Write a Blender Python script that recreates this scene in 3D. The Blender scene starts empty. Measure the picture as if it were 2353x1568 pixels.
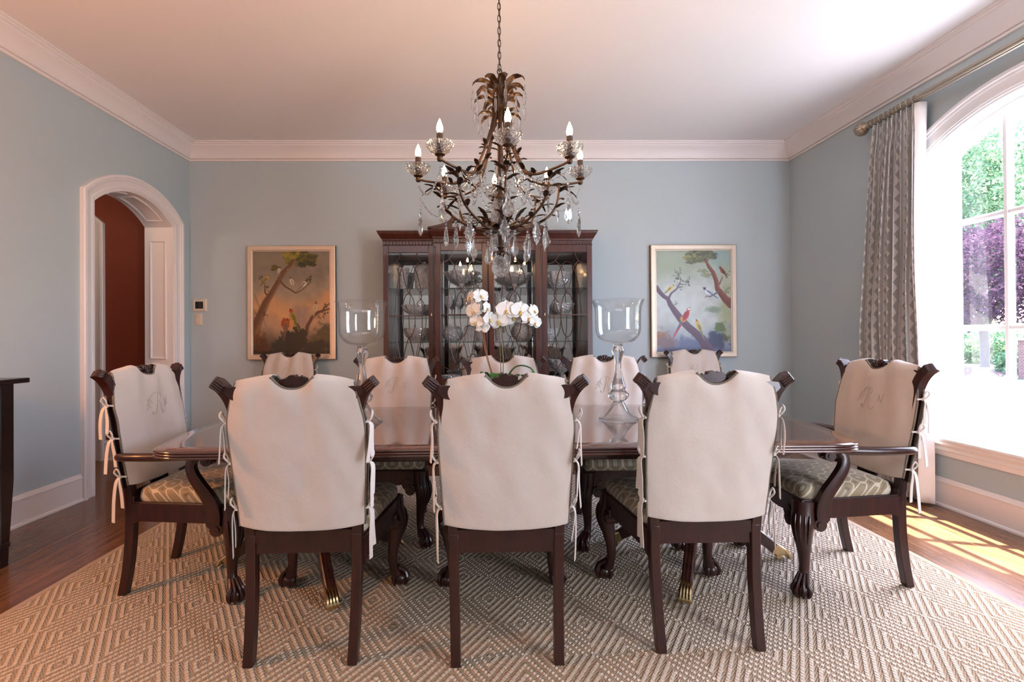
import bpy, math, random
import numpy as np
from mathutils import Vector, Matrix, noise
PI = math.pi
random.seed(7)
scene = bpy.context.scene
COL = scene.collection
V = Vector

# ------------------------------------------------------------------ mesh builder
class MB:
    def __init__(s): s.v = []; s.f = []; s.mi = []; s.uv = {}
    def add(s, verts, faces, mat=0, M=None):
        b = len(s.v)
        for p in verts:
            p = V(p)
            s.v.append(M @ p if M else p)
        for f in faces:
            s.f.append([b + i for i in f]); s.mi.append(mat)
        return b
    def box(s, c, d, mat=0, M=None):
        x, y, z = c; a, b, e = d[0] / 2, d[1] / 2, d[2] / 2
        vs = [(x + i * a, y + j * b, z + k * e) for i in (-1, 1) for j in (-1, 1) for k in (-1, 1)]
        s.add(vs, [(0, 1, 3, 2), (4, 6, 7, 5), (0, 4, 5, 1), (2, 3, 7, 6), (0, 2, 6, 4), (1, 5, 7, 3)], mat, M)
        return s
    def bb(s, x0, x1, y0, y1, z0, z1, mat=0, M=None):
        return s.box(((x0 + x1) / 2, (y0 + y1) / 2, (z0 + z1) / 2), (abs(x1 - x0), abs(y1 - y0), abs(z1 - z0)), mat, M)
    def loft(s, rings, ring_closed=True, cap=True, closed=False, mat=0, M=None):
        n = len(rings[0]); vs = [p for r in rings for p in r]; fs = []
        m = len(rings)
        for i in range(m if closed else m - 1):
            i2 = (i + 1) % m
            for j in range(n if ring_closed else n - 1):
                j2 = (j + 1) % n
                fs.append((i * n + j, i * n + j2, i2 * n + j2, i2 * n + j))
        if cap and ring_closed and not closed:
            fs.append(tuple(range(n))[::-1]); fs.append(tuple((m - 1) * n + j for j in range(n)))
        s.add(vs, fs, mat, M); return s
    def lathe(s, prof, n=24, M=None, mat=0, closed=False, rmod=None):
        rings = []
        for k, (r, z) in enumerate(prof):
            ring = []
            for j in range(n):
                a = 2 * PI * j / n
                rr = max(r, 1e-5) * (rmod(a, k) if rmod else 1)
                ring.append((rr * math.cos(a), rr * math.sin(a), z))
            rings.append(ring)
        s.loft(rings, True, not closed, closed, mat, M); return s
    def tube(s, pts, r, n=8, cap=True, closed=False, mat=0, M=None, sec=None):
        pts = [V(p) for p in pts]; m = len(pts)
        rs = r if isinstance(r, (list, tuple)) else [r] * m
        T = []
        for i in range(m):
            a = pts[(i - 1) % m] if (closed or i > 0) else pts[0]
            b = pts[(i + 1) % m] if (closed or i < m - 1) else pts[-1]
            t = b - a
            T.append(t.normalized() if t.length > 1e-9 else V((0, 0, 1)))
        up = V((0, 0, 1)) if abs(T[0].z) < .9 else V((0, 1, 0))
        nrm = (up - T[0] * up.dot(T[0])).normalized()
        rings = []
        for i in range(m):
            nrm = nrm - T[i] * nrm.dot(T[i])
            nrm = nrm.normalized() if nrm.length > 1e-6 else T[i].orthogonal().normalized()
            bn = T[i].cross(nrm)
            ring = []
            for j in range(n):
                a = 2 * PI * j / n
                ring.append(pts[i] + (nrm * math.cos(a) + bn * math.sin(a)) * rs[i])
            rings.append(ring)
        s.loft(rings, True, cap, closed, mat, M); return s
    def sweep(s, pts, secs, ref, cap=True, closed=False, mat=0, M=None):
        """secs: one section or one per point: list of (a,b); b runs along ref, a along ref x tangent"""
        pts = [V(p) for p in pts]; m = len(pts); ref = V(ref).normalized()
        if isinstance(secs[0][0], (int, float)): secs = [secs] * m
        rings = []
        for i in range(m):
            a = pts[(i - 1) % m] if (closed or i > 0) else pts[0]
            b = pts[(i + 1) % m] if (closed or i < m - 1) else pts[-1]
            t = (b - a).normalized()
            ad = ref.cross(t).normalized(); bd = t.cross(ad)
            rings.append([pts[i] + ad * q[0] + bd * q[1] for q in secs[i]])
        s.loft(rings, True, cap, closed, mat, M); return s
    def prism(s, out, z0, z1, M=None, mat=0):
        s.loft([[(x, y, z0) for x, y in out], [(x, y, z1) for x, y in out]], mat=mat, M=M); return s
    def ball(s, c, r, n=12, m=8, M=None, mat=0):
        c = V(c); r3 = r if isinstance(r, (tuple, list)) else (r, r, r)
        rings = []
        for i in range(1, m):
            th = PI * i / m
            rings.append([(c.x + r3[0] * math.sin(th) * math.cos(2 * PI * j / n), c.y + r3[1] * math.sin(th) * math.sin(2 * PI * j / n), c.z - r3[2] * math.cos(th)) for j in range(n)])
        b = len(s.v)
        s.loft(rings, True, False, mat=mat, M=M)
        e = s.add([(c.x, c.y, c.z - r3[2]), (c.x, c.y, c.z + r3[2])], [], mat, M)
        for j in range(n):
            s.f.append([e, b + (j + 1) % n, b + j]); s.mi.append(mat)
            k = b + (m - 2) * n
            s.f.append([e + 1, k + j, k + (j + 1) % n]); s.mi.append(mat)
        return s

def obj(name, mb, mat=None, parent=None, smooth=38, bevel=0, subsurf=0, solid=0, solid_off=0, flip=True):
    me = bpy.data.meshes.new(name)
    me.from_pydata([tuple(v) for v in mb.v], [], mb.f)
    mats = mat if isinstance(mat, (list, tuple)) else [mat]
    for m in mats:
        if m: me.materials.append(m)
    me.polygons.foreach_set('material_index', mb.mi)
    if flip:
        import bmesh
        bm = bmesh.new(); bm.from_mesh(me)
        bmesh.ops.recalc_face_normals(bm, faces=bm.faces); bm.to_mesh(me); bm.free()
    if smooth:
        me.shade_smooth(); me.set_sharp_from_angle(angle=math.radians(smooth))
    me.update()
    o = bpy.data.objects.new(name, me); COL.objects.link(o)
    if parent: o.parent = parent
    if solid:
        md = o.modifiers.new('solid', 'SOLIDIFY'); md.thickness = solid; md.offset = solid_off
    if bevel:
        md = o.modifiers.new('bevel', 'BEVEL'); md.width = bevel; md.segments = 2; md.limit_method = 'ANGLE'; md.angle_limit = math.radians(40)
        md.harden_normals = False
    if subsurf:
        md = o.modifiers.new('sub', 'SUBSURF'); md.levels = subsurf; md.render_levels = subsurf
    return o

def tag(o, label=None, cat=None, group=None, kind=None):
    if label: o['label'] = label
    if cat: o['category'] = cat
    if group: o['group'] = group
    if kind: o['kind'] = kind
    return o
def thing(name, label, cat, loc=(0, 0, 0), rz=0, group=None):
    o = bpy.data.objects.new(name, None); COL.objects.link(o)
    o.empty_display_size = .1
    o.location = loc; o.rotation_euler = (0, 0, rz)
    return tag(o, label, cat, group)
def struct(name, mb, mat, parent=None, **k):
    o = obj(name, mb, mat, parent, **k)
    if not parent: o['kind'] = 'structure'
    return o
def copy_tree(o, parent=None):
    c = o.copy(); COL.objects.link(c)
    if parent: c.parent = parent
    for ch in o.children: copy_tree(ch, c)
    return c

# ------------------------------------------------------------------ node helpers
class X:
    def __init__(s, nt, sock): s.nt = nt; s.k = sock
    def _op(s, op, *others, rev=False):
        n = s.nt.nodes.new('ShaderNodeMath'); n.operation = op
        args = [s, *others]
        if rev: args = args[::-1]
        for i, a in enumerate(args):
            if isinstance(a, X): s.nt.links.new(a.k, n.inputs[i])
            else: n.inputs[i].default_value = a
        return X(s.nt, n.outputs[0])
    def __add__(s, o): return s._op('ADD', o)
    __radd__ = __add__
    def __mul__(s, o): return s._op('MULTIPLY', o)
    __rmul__ = __mul__
    def __sub__(s, o): return s._op('SUBTRACT', o)
    def __rsub__(s, o): return s._op('SUBTRACT', o, rev=True)
    def __truediv__(s, o): return s._op('DIVIDE', o)
    def frac(s): return s._op('FRACT')
    def abs(s): return s._op('ABSOLUTE')
    def sin(s): return s._op('SINE')
    def max(s, o): return s._op('MAXIMUM', o)
    def min(s, o): return s._op('MINIMUM', o)
    def lt(s, o): return s._op('LESS_THAN', o)
    def gt(s, o): return s._op('GREATER_THAN', o)
    def floor(s): return s._op('FLOOR')
    def pingpong(s, o): return s._op('PINGPONG', o)
    def ss(s, a, b):
        n = s.nt.nodes.new('ShaderNodeMapRange'); n.interpolation_type = 'SMOOTHSTEP'
        s.nt.links.new(s.k, n.inputs[0]); n.inputs[1].default_value = a; n.inputs[2].default_value = b
        return X(s.nt, n.outputs[0])

def newmat(name):
    m = bpy.data.materials.new(name); m.use_nodes = True
    nt = m.node_tree; nt.nodes.clear()
    out = nt.nodes.new('ShaderNodeOutputMaterial')
    return m, nt, out
def node(nt, t, **kw):
    n = nt.nodes.new(t)
    for k, v in kw.items():
        if k in n.inputs: n.inputs[k].default_value = v
        else: setattr(n, k, v)
    return n
def coords(nt, kind='Object'):
    tc = nt.nodes.new('ShaderNodeTexCoord'); return tc.outputs[kind]
def sep(nt, sock):
    n = nt.nodes.new('ShaderNodeSeparateXYZ'); nt.links.new(sock, n.inputs[0])
    return [X(nt, n.outputs[i]) for i in range(3)]
def noise_tex(nt, vec, scale=5, detail=4, rough=.55, mapping=None):
    if mapping:
        mp = nt.nodes.new('ShaderNodeMapping'); mp.inputs['Scale'].default_value = mapping
        nt.links.new(vec, mp.inputs[0]); vec = mp.outputs[0]
    n = nt.nodes.new('ShaderNodeTexNoise'); n.inputs['Scale'].default_value = scale
    n.inputs['Detail'].default_value = detail; n.inputs['Roughness'].default_value = rough
    nt.links.new(vec, n.inputs['Vector']); return n.outputs[0]
def mixc(nt, fac, a, b):
    n = nt.nodes.new('ShaderNodeMix'); n.data_type = 'RGBA'
    for sock, val in ((n.inputs[0], fac), (n.inputs[6], a), (n.inputs[7], b)):
        if isinstance(val, X): nt.links.new(val.k, sock)
        elif isinstance(val, bpy.types.NodeSocket): nt.links.new(val, sock)
        elif isinstance(val, (int, float)): sock.default_value = val
        else: sock.default_value = (*val[:3], 1)
    return n.outputs[2]
def bump(nt, h, strength=.3, dist=.01, normal=None):
    n = nt.nodes.new('ShaderNodeBump'); n.inputs['Strength'].default_value = strength; n.inputs['Distance'].default_value = dist
    nt.links.new(h.k if isinstance(h, X) else h, n.inputs['Height'])
    if normal: nt.links.new(normal, n.inputs['Normal'])
    return n.outputs[0]
def principled(nt, out, color, rough=.5, metal=0, normal=None, coat=0, sheen=0, spec=.5, emis=None, estr=0, sss=0):
    p = nt.nodes.new('ShaderNodeBsdfPrincipled')
    if isinstance(color, bpy.types.NodeSocket): nt.links.new(color, p.inputs['Base Color'])
    else: p.inputs['Base Color'].default_value = (*color[:3], 1)
    if isinstance(rough, X): nt.links.new(rough.k, p.inputs['Roughness'])
    else: p.inputs['Roughness'].default_value = rough
    p.inputs['Metallic'].default_value = metal
    p.inputs['Coat Weight'].default_value = coat; p.inputs['Coat Roughness'].default_value = .06
    p.inputs['Sheen Weight'].default_value = sheen
    p.inputs['Specular IOR Level'].default_value = spec
    if emis: p.inputs['Emission Color'].default_value = (*emis, 1); p.inputs['Emission Strength'].default_value = estr
    if normal: nt.links.new(normal, p.inputs['Normal'])
    nt.links.new(p.outputs[0], out.inputs[0]); return p
def plain(name, color, rough=.5, metal=0, nscale=0, nstr=.1, var=0, **k):
    m, nt, out = newmat(name); c = coords(nt); nor = None; col = color
    if nscale: nor = bump(nt, noise_tex(nt, c, nscale, 3), nstr, .004)
    if var:
        f = noise_tex(nt, c, max(nscale * .3, 3), 4)
        col = mixc(nt, f, [q * (1 - var) for q in color], [min(1, q * (1 + var)) for q in color])
    principled(nt, out, col, rough, metal, nor, **k); return m
def lerp(tab, x):
    if x <= tab[0][0]: return tab[0][1]
    for (a, fa), (b, fb) in zip(tab, tab[1:]):
        if x <= b: return fa + (fb - fa) * (x - a) / (b - a)
    return tab[-1][1]
def smooth_path(pts, k=6):
    P = [V(p) for p in pts]; out = []
    for i in range(len(P) - 1):
        p0 = P[max(i - 1, 0)]; p1 = P[i]; p2 = P[i + 1]; p3 = P[min(i + 2, len(P) - 1)]
        for j in range(k):
            t = j / k
            out.append(.5 * ((2 * p1) + (p2 - p0) * t + (2 * p0 - 5 * p1 + 4 * p2 - p3) * t * t + (3 * p1 - p0 - 3 * p2 + p3) * t ** 3))
    out.append(P[-1]); return out
def rect_round(x0, x1, y0, y1, r, n=5):
    out = []
    for cx, cy, a0 in ((x1 - r, y1 - r, 0), (x0 + r, y1 - r, 90), (x0 + r, y0 + r, 180), (x1 - r, y0 + r, 270)):
        for i in range(n + 1):
            a = math.radians(a0 + 90 * i / n); out.append((cx + r * math.cos(a), cy + r * math.sin(a)))
    return out
def Mx(loc=(0, 0, 0), rz=0, rx=0, ry=0, s=1):
    return Matrix.Translation(loc) @ Matrix.Rotation(rz, 4, 'Z') @ Matrix.Rotation(ry, 4, 'Y') @ Matrix.Rotation(rx, 4, 'X') @ Matrix.Scale(s, 4)
# ------------------------------------------------------------------ materials
def wood(name, c0, c1, rough=.28, axis=(1, 12, 12), scale=3.0, coat=.4, bstr=.03):
    m, nt, out = newmat(name); c = coords(nt)
    f = noise_tex(nt, c, scale, 6, .6, axis)
    g = noise_tex(nt, c, scale * 6, 3, .5, axis)
    f2 = X(nt, f) * .7 + X(nt, g) * .3
    col = mixc(nt, f2.ss(.3, .72), c0, c1)
    principled(nt, out, col, rough, 0, bump(nt, g, bstr, .002), coat=coat); return m
M_mahog = wood('mahogany', (.016, .0045, .004), (.062, .016, .011), .3, (10, 10, 1.2), 4)
M_chairwood = wood('chair_mahogany', (.014, .0033, .0028), (.043, .0095, .006), .32, (10, 10, 1.2), 4, coat=.1)
M_cabwood = wood('cabinet_mahogany', (.026, .0058, .0035), (.078, .017, .009), .3, (9, 9, .8), 3)
M_cabdark = plain('cabinet_inside', (.03, .012, .009), .5)
M_darkwood = wood('espresso_wood', (.008, .004, .004), (.022, .009, .008), .35, (8, 1, 8), 4)
M_white = plain('white_trim', (.80, .76, .75), .38)
M_whitewin = plain('white_window', (.86, .86, .88), .35)
M_ceil = plain('ceiling_paint', (.82, .795, .79), .85, nscale=60, nstr=.03)
M_wall = plain('blue_wall_paint', (.445, .525, .555), .75, nscale=140, nstr=.05)
M_red = plain('red_wall_paint', (.20, .035, .013), .7, nscale=140, nstr=.05)
M_olive = plain('olive_wall_paint', (.10, .075, .03), .8, nscale=90, nstr=.05)
M_brass = plain('brass', (.66, .50, .27), .2, 1.0, nscale=40, nstr=.05)
M_bronze = plain('dark_bronze', (.085, .052, .036), .42, .85, nscale=60, nstr=.15, var=.35)
M_pewter = plain('antique_silver', (.42, .36, .29), .38, .9, nscale=50, nstr=.1, var=.15)
M_framel = plain('silver_leaf_frame', (.60, .50, .40), .42, .55, nscale=25, nstr=.06, var=.1)
M_framedark = plain('frame_side', (.10, .08, .065), .5)
M_ivory = plain('ivory_plastic', (.66, .58, .46), .4)
M_black = plain('black_screen', (.01, .01, .012), .15)
M_stemg = plain('orchid_stem', (.16, .20, .05), .5, nscale=60, nstr=.1, var=.3)
M_stake = plain('bamboo_stake', (.24, .12, .05), .6)
M_leafg = plain('orchid_leaf', (.035, .15, .02), .32, nscale=20, nstr=.1, var=.25)
M_petal = plain('orchid_petal', (.86, .85, .80), .5, nscale=60, nstr=.08)
M_lip = plain('orchid_lip', (.75, .50, .12), .5)
M_pot = plain('white_pot', (.75, .73, .70), .2)
M_bark = plain('tree_bark', (.07, .055, .05), .9, nscale=30, nstr=.6, var=.3)
M_conc = plain('pale_driveway', (.62, .60, .56), .9, nscale=30, nstr=.1, var=.06)
M_lawn = plain('lawn_grass', (.036, .052, .022), .95, nscale=50, nstr=.5, var=.3)
M_mulch = plain('mulch', (.10, .06, .045), .95, nscale=40, nstr=.6, var=.3)
M_candle = plain('candle_sleeve', (.035, .019, .014), .6)

def cloth(name, c, scale=420, var=.06, rough=.9, sheen=.25, wr=.25):
    m, nt, out = newmat(name); co = coords(nt)
    x, y, z = sep(nt, co)
    w = ((x + y) * scale).sin() * (z * scale).sin()
    n1 = noise_tex(nt, co, 14, 5, .6); n2 = noise_tex(nt, co, 160, 2)
    col = mixc(nt, n1, [q * (1 - var) for q in c], [min(1, q * (1 + var)) for q in c])
    b1 = bump(nt, n1, wr, .012); b2 = bump(nt, w * .5 + X(nt, n2), .12, .001, b1)
    principled(nt, out, col, rough, 0, b2, sheen=sheen, spec=.2); return m
M_linen = cloth('linen', (.555, .485, .43), var=.06, wr=.18)
M_tie = cloth('linen_tie', (.62, .56, .50))
M_lining = cloth('curtain_lining', (.74, .70, .66), wr=.1)
M_thread = plain('embroidery_thread', (.50, .45, .405), .6)
def braid():
    m, nt, out = newmat('braided_trim'); co = coords(nt); x, y, z = sep(nt, co)
    w = ((x * 1.0 + y + z) * 1200).sin()
    col = mixc(nt, w * .5 + .5, (.085, .07, .052), (.27, .225, .17))
    principled(nt, out, col, .8, 0, bump(nt, w, .5, .002)); return m
M_braid = braid()

def floor_mat():
    m, nt, out = newmat('oak_floor'); co = coords(nt, 'Object'); x, y, z = sep(nt, co)
    pw = .083
    pi = (x / pw).floor(); r = (pi * 12.9898).sin() * 43758.5
    r = r.frac()
    yy = y + r * 3.1
    bi = (yy / 1.3).floor(); r2 = ((pi * 7.13 + bi * 3.77).sin() * 9731.3).frac()
    fx = (x / pw).frac(); gap = fx.lt(.018).max((yy / 1.3).frac().lt(.0025))
    cmb = nt.nodes.new('ShaderNodeCombineXYZ')
    nt.links.new((x * 14 + r2 * 30).k, cmb.inputs[0]); nt.links.new((y * 1.3 + r2 * 9).k, cmb.inputs[1])
    g = noise_tex(nt, cmb.outputs[0], 2.2, 6, .65)
    c1 = mixc(nt, X(nt, g).ss(.3, .7), (.085, .036, .016), (.25, .115, .052))
    col = mixc(nt, r2 * .55, c1, (.18, .08, .036))
    col = mixc(nt, gap, col, (.02, .009, .005))
    principled(nt, out, col, .27, 0, bump(nt, X(nt, g) * .4 - gap, .1, .002), coat=.25); return m
M_floor = floor_mat()

def rug_mat():
    m, nt, out = newmat('woven_sisal'); co = coords(nt); x, y, z = sep(nt, co)
    n = X(nt, noise_tex(nt, co, 9, 2)) * .05
    u = x / .262 + n * .3; v = y / .40
    fa = ((u + v).frac() - .5).abs(); fb = ((u - v).frac() - .5).abs()
    mx = fa.max(fb); mn = fa.min(fb)
    ring = (mx * 8.0 + .5).frac().pingpong(.5) * 2
    ridge = ring.ss(.28, .75)
    lump = (mn * 88.0).sin() * .5 + .5
    ga = ((x * 1.0) * 620).sin() * ((y * 1.0) * 620).sin() * .5 + .5
    n2 = X(nt, noise_tex(nt, co, 210, 2))
    base = mixc(nt, ga * .6 + n2 * .4, (.35, .255, .165), (.49, .378, .265))
    rid = mixc(nt, n2 * .6 + lump * .4, (.575, .46, .34), (.73, .625, .505))
    col = mixc(nt, ridge, base, rid)
    h = ridge * (.55 + lump * .45) + ga * (1 - ridge) * .35 + n2 * .2
    principled(nt, out, col, .9, 0, bump(nt, h, .9, .012), spec=.15); return m
M_rug = rug_mat()
M_rugedge = cloth('rug_binding', (.40, .29, .19))

def seat_mat():
    m, nt, out = newmat('lattice_upholstery'); co = coords(nt); x, y, z = sep(nt, co)
    s = .083
    yy = y + z * .9
    fx = ((x / s + .5).frac() - .5).abs(); fy = ((yy / (s * .92) + .5).frac() - .5).abs()
    d = fx.max(fy).max((fx + fy) * .72)
    line = d.ss(.415, .44) * (1 - d.ss(.50, .52))
    gx = .5 - fx; gy = .5 - fy
    sq = (gx + gy); small = gx.max(gy)
    insq = small.lt(.07)
    dia = fx.max(fy)
    inner = dia.ss(.15, .17) * (1 - dia.ss(.20, .22)); core = dia.lt(.15)
    n = X(nt, noise_tex(nt, co, 220, 2))
    base = mixc(nt, n, (.20, .155, .085), (.30, .235, .135))
    col = mixc(nt, line, base, (.52, .46, .35))
    col = mixc(nt, core, col, (.36, .32, .24))
    col = mixc(nt, inner, col, (.13, .105, .07))
    col = mixc(nt, insq, col, (.17, .13, .08))
    p = principled(nt, out, col, .55, 0, bump(nt, line + n * .3, .3, .003), sheen=.3); return m
M_seat = seat_mat()

def curtain_mat():
    m, nt, out = newmat('arrow_print_curtain')
    uvn = nt.nodes.new('ShaderNodeUVMap'); x, y, z = sep(nt, uvn.outputs[0])
    co = coords(nt)
    n = X(nt, noise_tex(nt, co, 90, 3)) - .5
    cw = .05; ch = .09
    u = x / cw + n * .16; v = y / ch + n * .25
    fu = u.frac(); par = (u.floor() * .5).frac()
    fv = (v + par * .9).frac()
    tri = fv.pingpong(.5) * 2
    white = fu.lt(tri * .62)
    stripe = fu.gt(.9)
    w = white.max(stripe * .7)
    col = mixc(nt, w, (.49, .485, .47), (.86, .835, .815))
    col = mixc(nt, (n * 1.3).abs() * .5, col, (.56, .54, .52))
    p = nt.nodes.new('ShaderNodeBsdfPrincipled'); nt.links.new(col, p.inputs['Base Color'])
    p.inputs['Roughness'].default_value = .9; p.inputs['Specular IOR Level'].default_value = .15
    t = nt.nodes.new('ShaderNodeBsdfTranslucent'); nt.links.new(col, t.inputs[0])
    mx = nt.nodes.new('ShaderNodeMixShader'); mx.inputs[0].default_value = .3
    nt.links.new(p.outputs[0], mx.inputs[1]); nt.links.new(t.outputs[0], mx.inputs[2])
    nt.links.new(mx.outputs[0], out.inputs[0]); return m
M_curtain = curtain_mat()

def thin_glass(name, tint=(1, 1, 1), refl=1.0, rough=0.0, ior=1.5):
    m, nt, out = newmat(name)
    t = nt.nodes.new('ShaderNodeBsdfTransparent'); t.inputs[0].default_value = (*tint, 1)
    g = nt.nodes.new('ShaderNodeBsdfGlossy'); g.inputs['Roughness'].default_value = rough
    f = nt.nodes.new('ShaderNodeLayerWeight'); f.inputs[0].default_value = .5
    k = (X(nt, f.outputs['Facing'])._op('POWER', 5.0) * .9 + .075) * refl
    mx = nt.nodes.new('ShaderNodeMixShader'); nt.links.new(k.k, mx.inputs[0])
    nt.links.new(t.outputs[0], mx.inputs[1]); nt.links.new(g.outputs[0], mx.inputs[2])
    nt.links.new(mx.outputs[0], out.inputs[0]); return m
M_pane = thin_glass('window_glass')
M_cabpane = thin_glass('cabinet_glass', (.96, .965, .96), .6)
M_shelfglass = thin_glass('shelf_glass', (.72, .80, .78), 1.5)
def crystal(name, tr=.3, bscale=0, bstr=.4, color=(1, 1, 1), rough=0.0, gl=0, df=0):
    m, nt, out = newmat(name)
    g = nt.nodes.new('ShaderNodeBsdfGlass'); g.inputs['IOR'].default_value = 1.5; g.inputs['Roughness'].default_value = rough
    g.inputs[0].default_value = (*color, 1)
    if bscale:
        co = coords(nt)
        vn = nt.nodes.new('ShaderNodeTexVoronoi'); vn.inputs['Scale'].default_value = bscale; vn.distance = 'MANHATTAN'
        nt.links.new(co, vn.inputs['Vector'])
        nb = bump(nt, vn.outputs[0], bstr, .01); nt.links.new(nb, g.inputs['Normal'])
    t = nt.nodes.new('ShaderNodeBsdfTransparent'); t.inputs[0].default_value = (*color, 1)
    mx = nt.nodes.new('ShaderNodeMixShader'); mx.inputs[0].default_value = tr
    nt.links.new(g.outputs[0], mx.inputs[1]); nt.links.new(t.outputs[0], mx.inputs[2])
    last = mx
    if gl:
        h = nt.nodes.new('ShaderNodeBsdfGlossy'); h.inputs['Roughness'].default_value = .04
        if bscale: nt.links.new(nb, h.inputs['Normal'])
        last = nt.nodes.new('ShaderNodeMixShader'); last.inputs[0].default_value = gl
        nt.links.new(mx.outputs[0], last.inputs[1]); nt.links.new(h.outputs[0], last.inputs[2])
    if df:
        dd = nt.nodes.new('ShaderNodeBsdfDiffuse'); dd.inputs[0].default_value = (.9, .9, .92, 1); l2 = last
        if bscale: nt.links.new(nb, dd.inputs['Normal'])
        last = nt.nodes.new('ShaderNodeMixShader'); last.inputs[0].default_value = df
        nt.links.new(l2.outputs[0], last.inputs[1]); nt.links.new(dd.outputs[0], last.inputs[2])
    nt.links.new(last.outputs[0], out.inputs[0]); return m
M_crystal = crystal('cut_crystal', .5, 40, 1.0, (.98, .98, .99), gl=.2, df=.34)
M_drop = crystal('crystal_drop', .2, 0, gl=.06)
M_hglass = crystal('clear_glass', .15, 0)
M_hbowl = thin_glass('clear_thin_glass', (.985, .99, .99), .9)
M_bobeche = crystal('pressed_glass', .3, 110, .5)
def mirror():
    m, nt, out = newmat('mirror_back')
    principled(nt, out, (.62, .60, .57), .03, 1.0); return m
M_mirror = mirror()
def bulb():
    m, nt, out = newmat('flame_bulb')
    e = nt.nodes.new('ShaderNodeEmission'); e.inputs[0].default_value = (1.0, .56, .25, 1); e.inputs[1].default_value = BULB
    nt.links.new(e.outputs[0], out.inputs[0]); return m
BULB = 165
M_bulb = bulb()
def attr_mat(name, rough=.45):
    m, nt, out = newmat(name)
    a = nt.nodes.new('ShaderNodeAttribute'); a.attribute_name = 'Col'
    co = coords(nt); n = noise_tex(nt, co, 120, 3)
    principled(nt, out, a.outputs['Color'], rough, 0, bump(nt, n, .12, .002)); return m
M_paint = attr_mat('oil_paint')
def leaf_mat(name, c0, c1):
    m, nt, out = newmat(name); co = coords(nt); n = noise_tex(nt, co, 3.0, 3)
    n2 = nt.nodes.new('ShaderNodeTexWhiteNoise'); nt.links.new(co, n2.inputs[0])
    col = mixc(nt, X(nt, n).ss(.3, .7), c0, c1)
    p = nt.nodes.new('ShaderNodeBsdfDiffuse'); nt.links.new(col, p.inputs[0])
    t = nt.nodes.new('ShaderNodeBsdfTranslucent'); nt.links.new(col, t.inputs[0])
    mx = nt.nodes.new('ShaderNodeMixShader'); mx.inputs[0].default_value = .35
    nt.links.new(p.outputs[0], mx.inputs[1]); nt.links.new(t.outputs[0], mx.inputs[2]); nt.links.new(mx.outputs[0], out.inputs[0]); return m
M_plum = leaf_mat('plum_leaves', (.032, .016, .030), (.10, .055, .080))
M_green = leaf_mat('green_leaves', (.05, .11, .055), (.21, .30, .16))
M_green2 = leaf_mat('pale_green_leaves', (.12, .20, .12), (.34, .42, .28))
def brick_mat():
    m, nt, out = newmat('brick'); co = coords(nt)
    b = nt.nodes.new('ShaderNodeTexBrick'); x, y, z = sep(nt, co); cm = nt.nodes.new('ShaderNodeCombineXYZ'); nt.links.new((x + y).k, cm.inputs[0]); nt.links.new(z.k, cm.inputs[1]); nt.links.new(cm.outputs[0], b.inputs[0]); b.inputs['Scale'].default_value = 4.5
    b.inputs['Color1'].default_value = (.10, .03, .025, 1); b.inputs['Color2'].default_value = (.15, .05, .04, 1); b.inputs['Mortar'].default_value = (.2, .18, .16, 1)
    principled(nt, out, b.outputs[0], .9); return m
M_brick = brick_mat()
# ------------------------------------------------------------------ room shell
XL, XR, YB, YF, ZC = -3.029, 3.163, 4.958, -2.3, 3.169
TH = .26
def arc_pts(yc, half, zp, R, n=20):
    cz = zp - R; a = math.asin(half / R)
    return [(yc + R * math.sin(-a + 2 * a * i / n), cz + R * math.cos(-a + 2 * a * i / n)) for i in range(n + 1)]
def side_wall(x0, x1, ya, yb, z1, arc, sill):
    """wall in the plane x, opening below arc (list of (y,z) from low y to high y), from sill up"""
    m = MB(); o0, o1 = arc[0][0], arc[-1][0]
    for x in (x0, x1):
        def q(a, b, c, d): m.add([(x, *a), (x, *b), (x, *c), (x, *d)], [(0, 1, 2, 3)])
        q((ya, 0), (o0, 0), (o0, z1), (ya, z1)); q((o1, 0), (yb, 0), (yb, z1), (o1, z1))
        if sill > 0: q((o0, 0), (o1, 0), (o1, sill), (o0, sill))
        for (a, za), (b, zb) in zip(arc, arc[1:]): q((a, za), (b, zb), (b, z1), (a, z1))
    loop = [(o0, sill)] + arc + [(o1, sill)]
    pr = list(zip(loop, loop[1:])) + ([(loop[-1], loop[0])] if sill > 0 else [])
    for a, b in pr: m.add([(x0, *a), (x1, *a), (x1, *b), (x0, *b)], [(0, 1, 2, 3)])
    m.add([(x0, ya, 0), (x1, ya, 0), (x1, ya, z1), (x0, ya, z1)], [(0, 1, 2, 3)])
    m.add([(x0, yb, 0), (x1, yb, 0), (x1, yb, z1), (x0, yb, z1)], [(0, 1, 2, 3)])
    return m
# left wall with the arched doorway
AC, AH = 4.233, .475
arch_in = arc_pts(AC, AH, 2.466, .713)
struct('wall_left', side_wall(XL, XL - TH, YF - .2, YB + .2, ZC + .1, arch_in, 0), M_wall, smooth=0, flip=False)
# right wall with the arched window
WC = 2.755
jamb_arc = arc_pts(WC, .645, 2.66, 1.24)
SILL = .49
struct('wall_right', side_wall(XR, XR + .25, YF - .2, YB + .2, ZC + .1, jamb_arc, SILL), M_wall, smooth=0, flip=False)
struct('wall_back', MB().bb(XL, XR, YB, YB + .2, 0, ZC + .1), M_wall, smooth=0)
struct('wall_front', MB().bb(XL, XR, YF - .2, YF, 0, ZC + .1), M_wall, smooth=0)
struct('floor', MB().bb(-6.2, XR + .0, YF - .2, 7.2, -.08, 0), M_floor, smooth=0)
struct('ceiling', MB().bb(XL - TH, XR + .25, YF - .2, YB + .2, ZC, ZC + .12), M_ceil, smooth=0)

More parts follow.
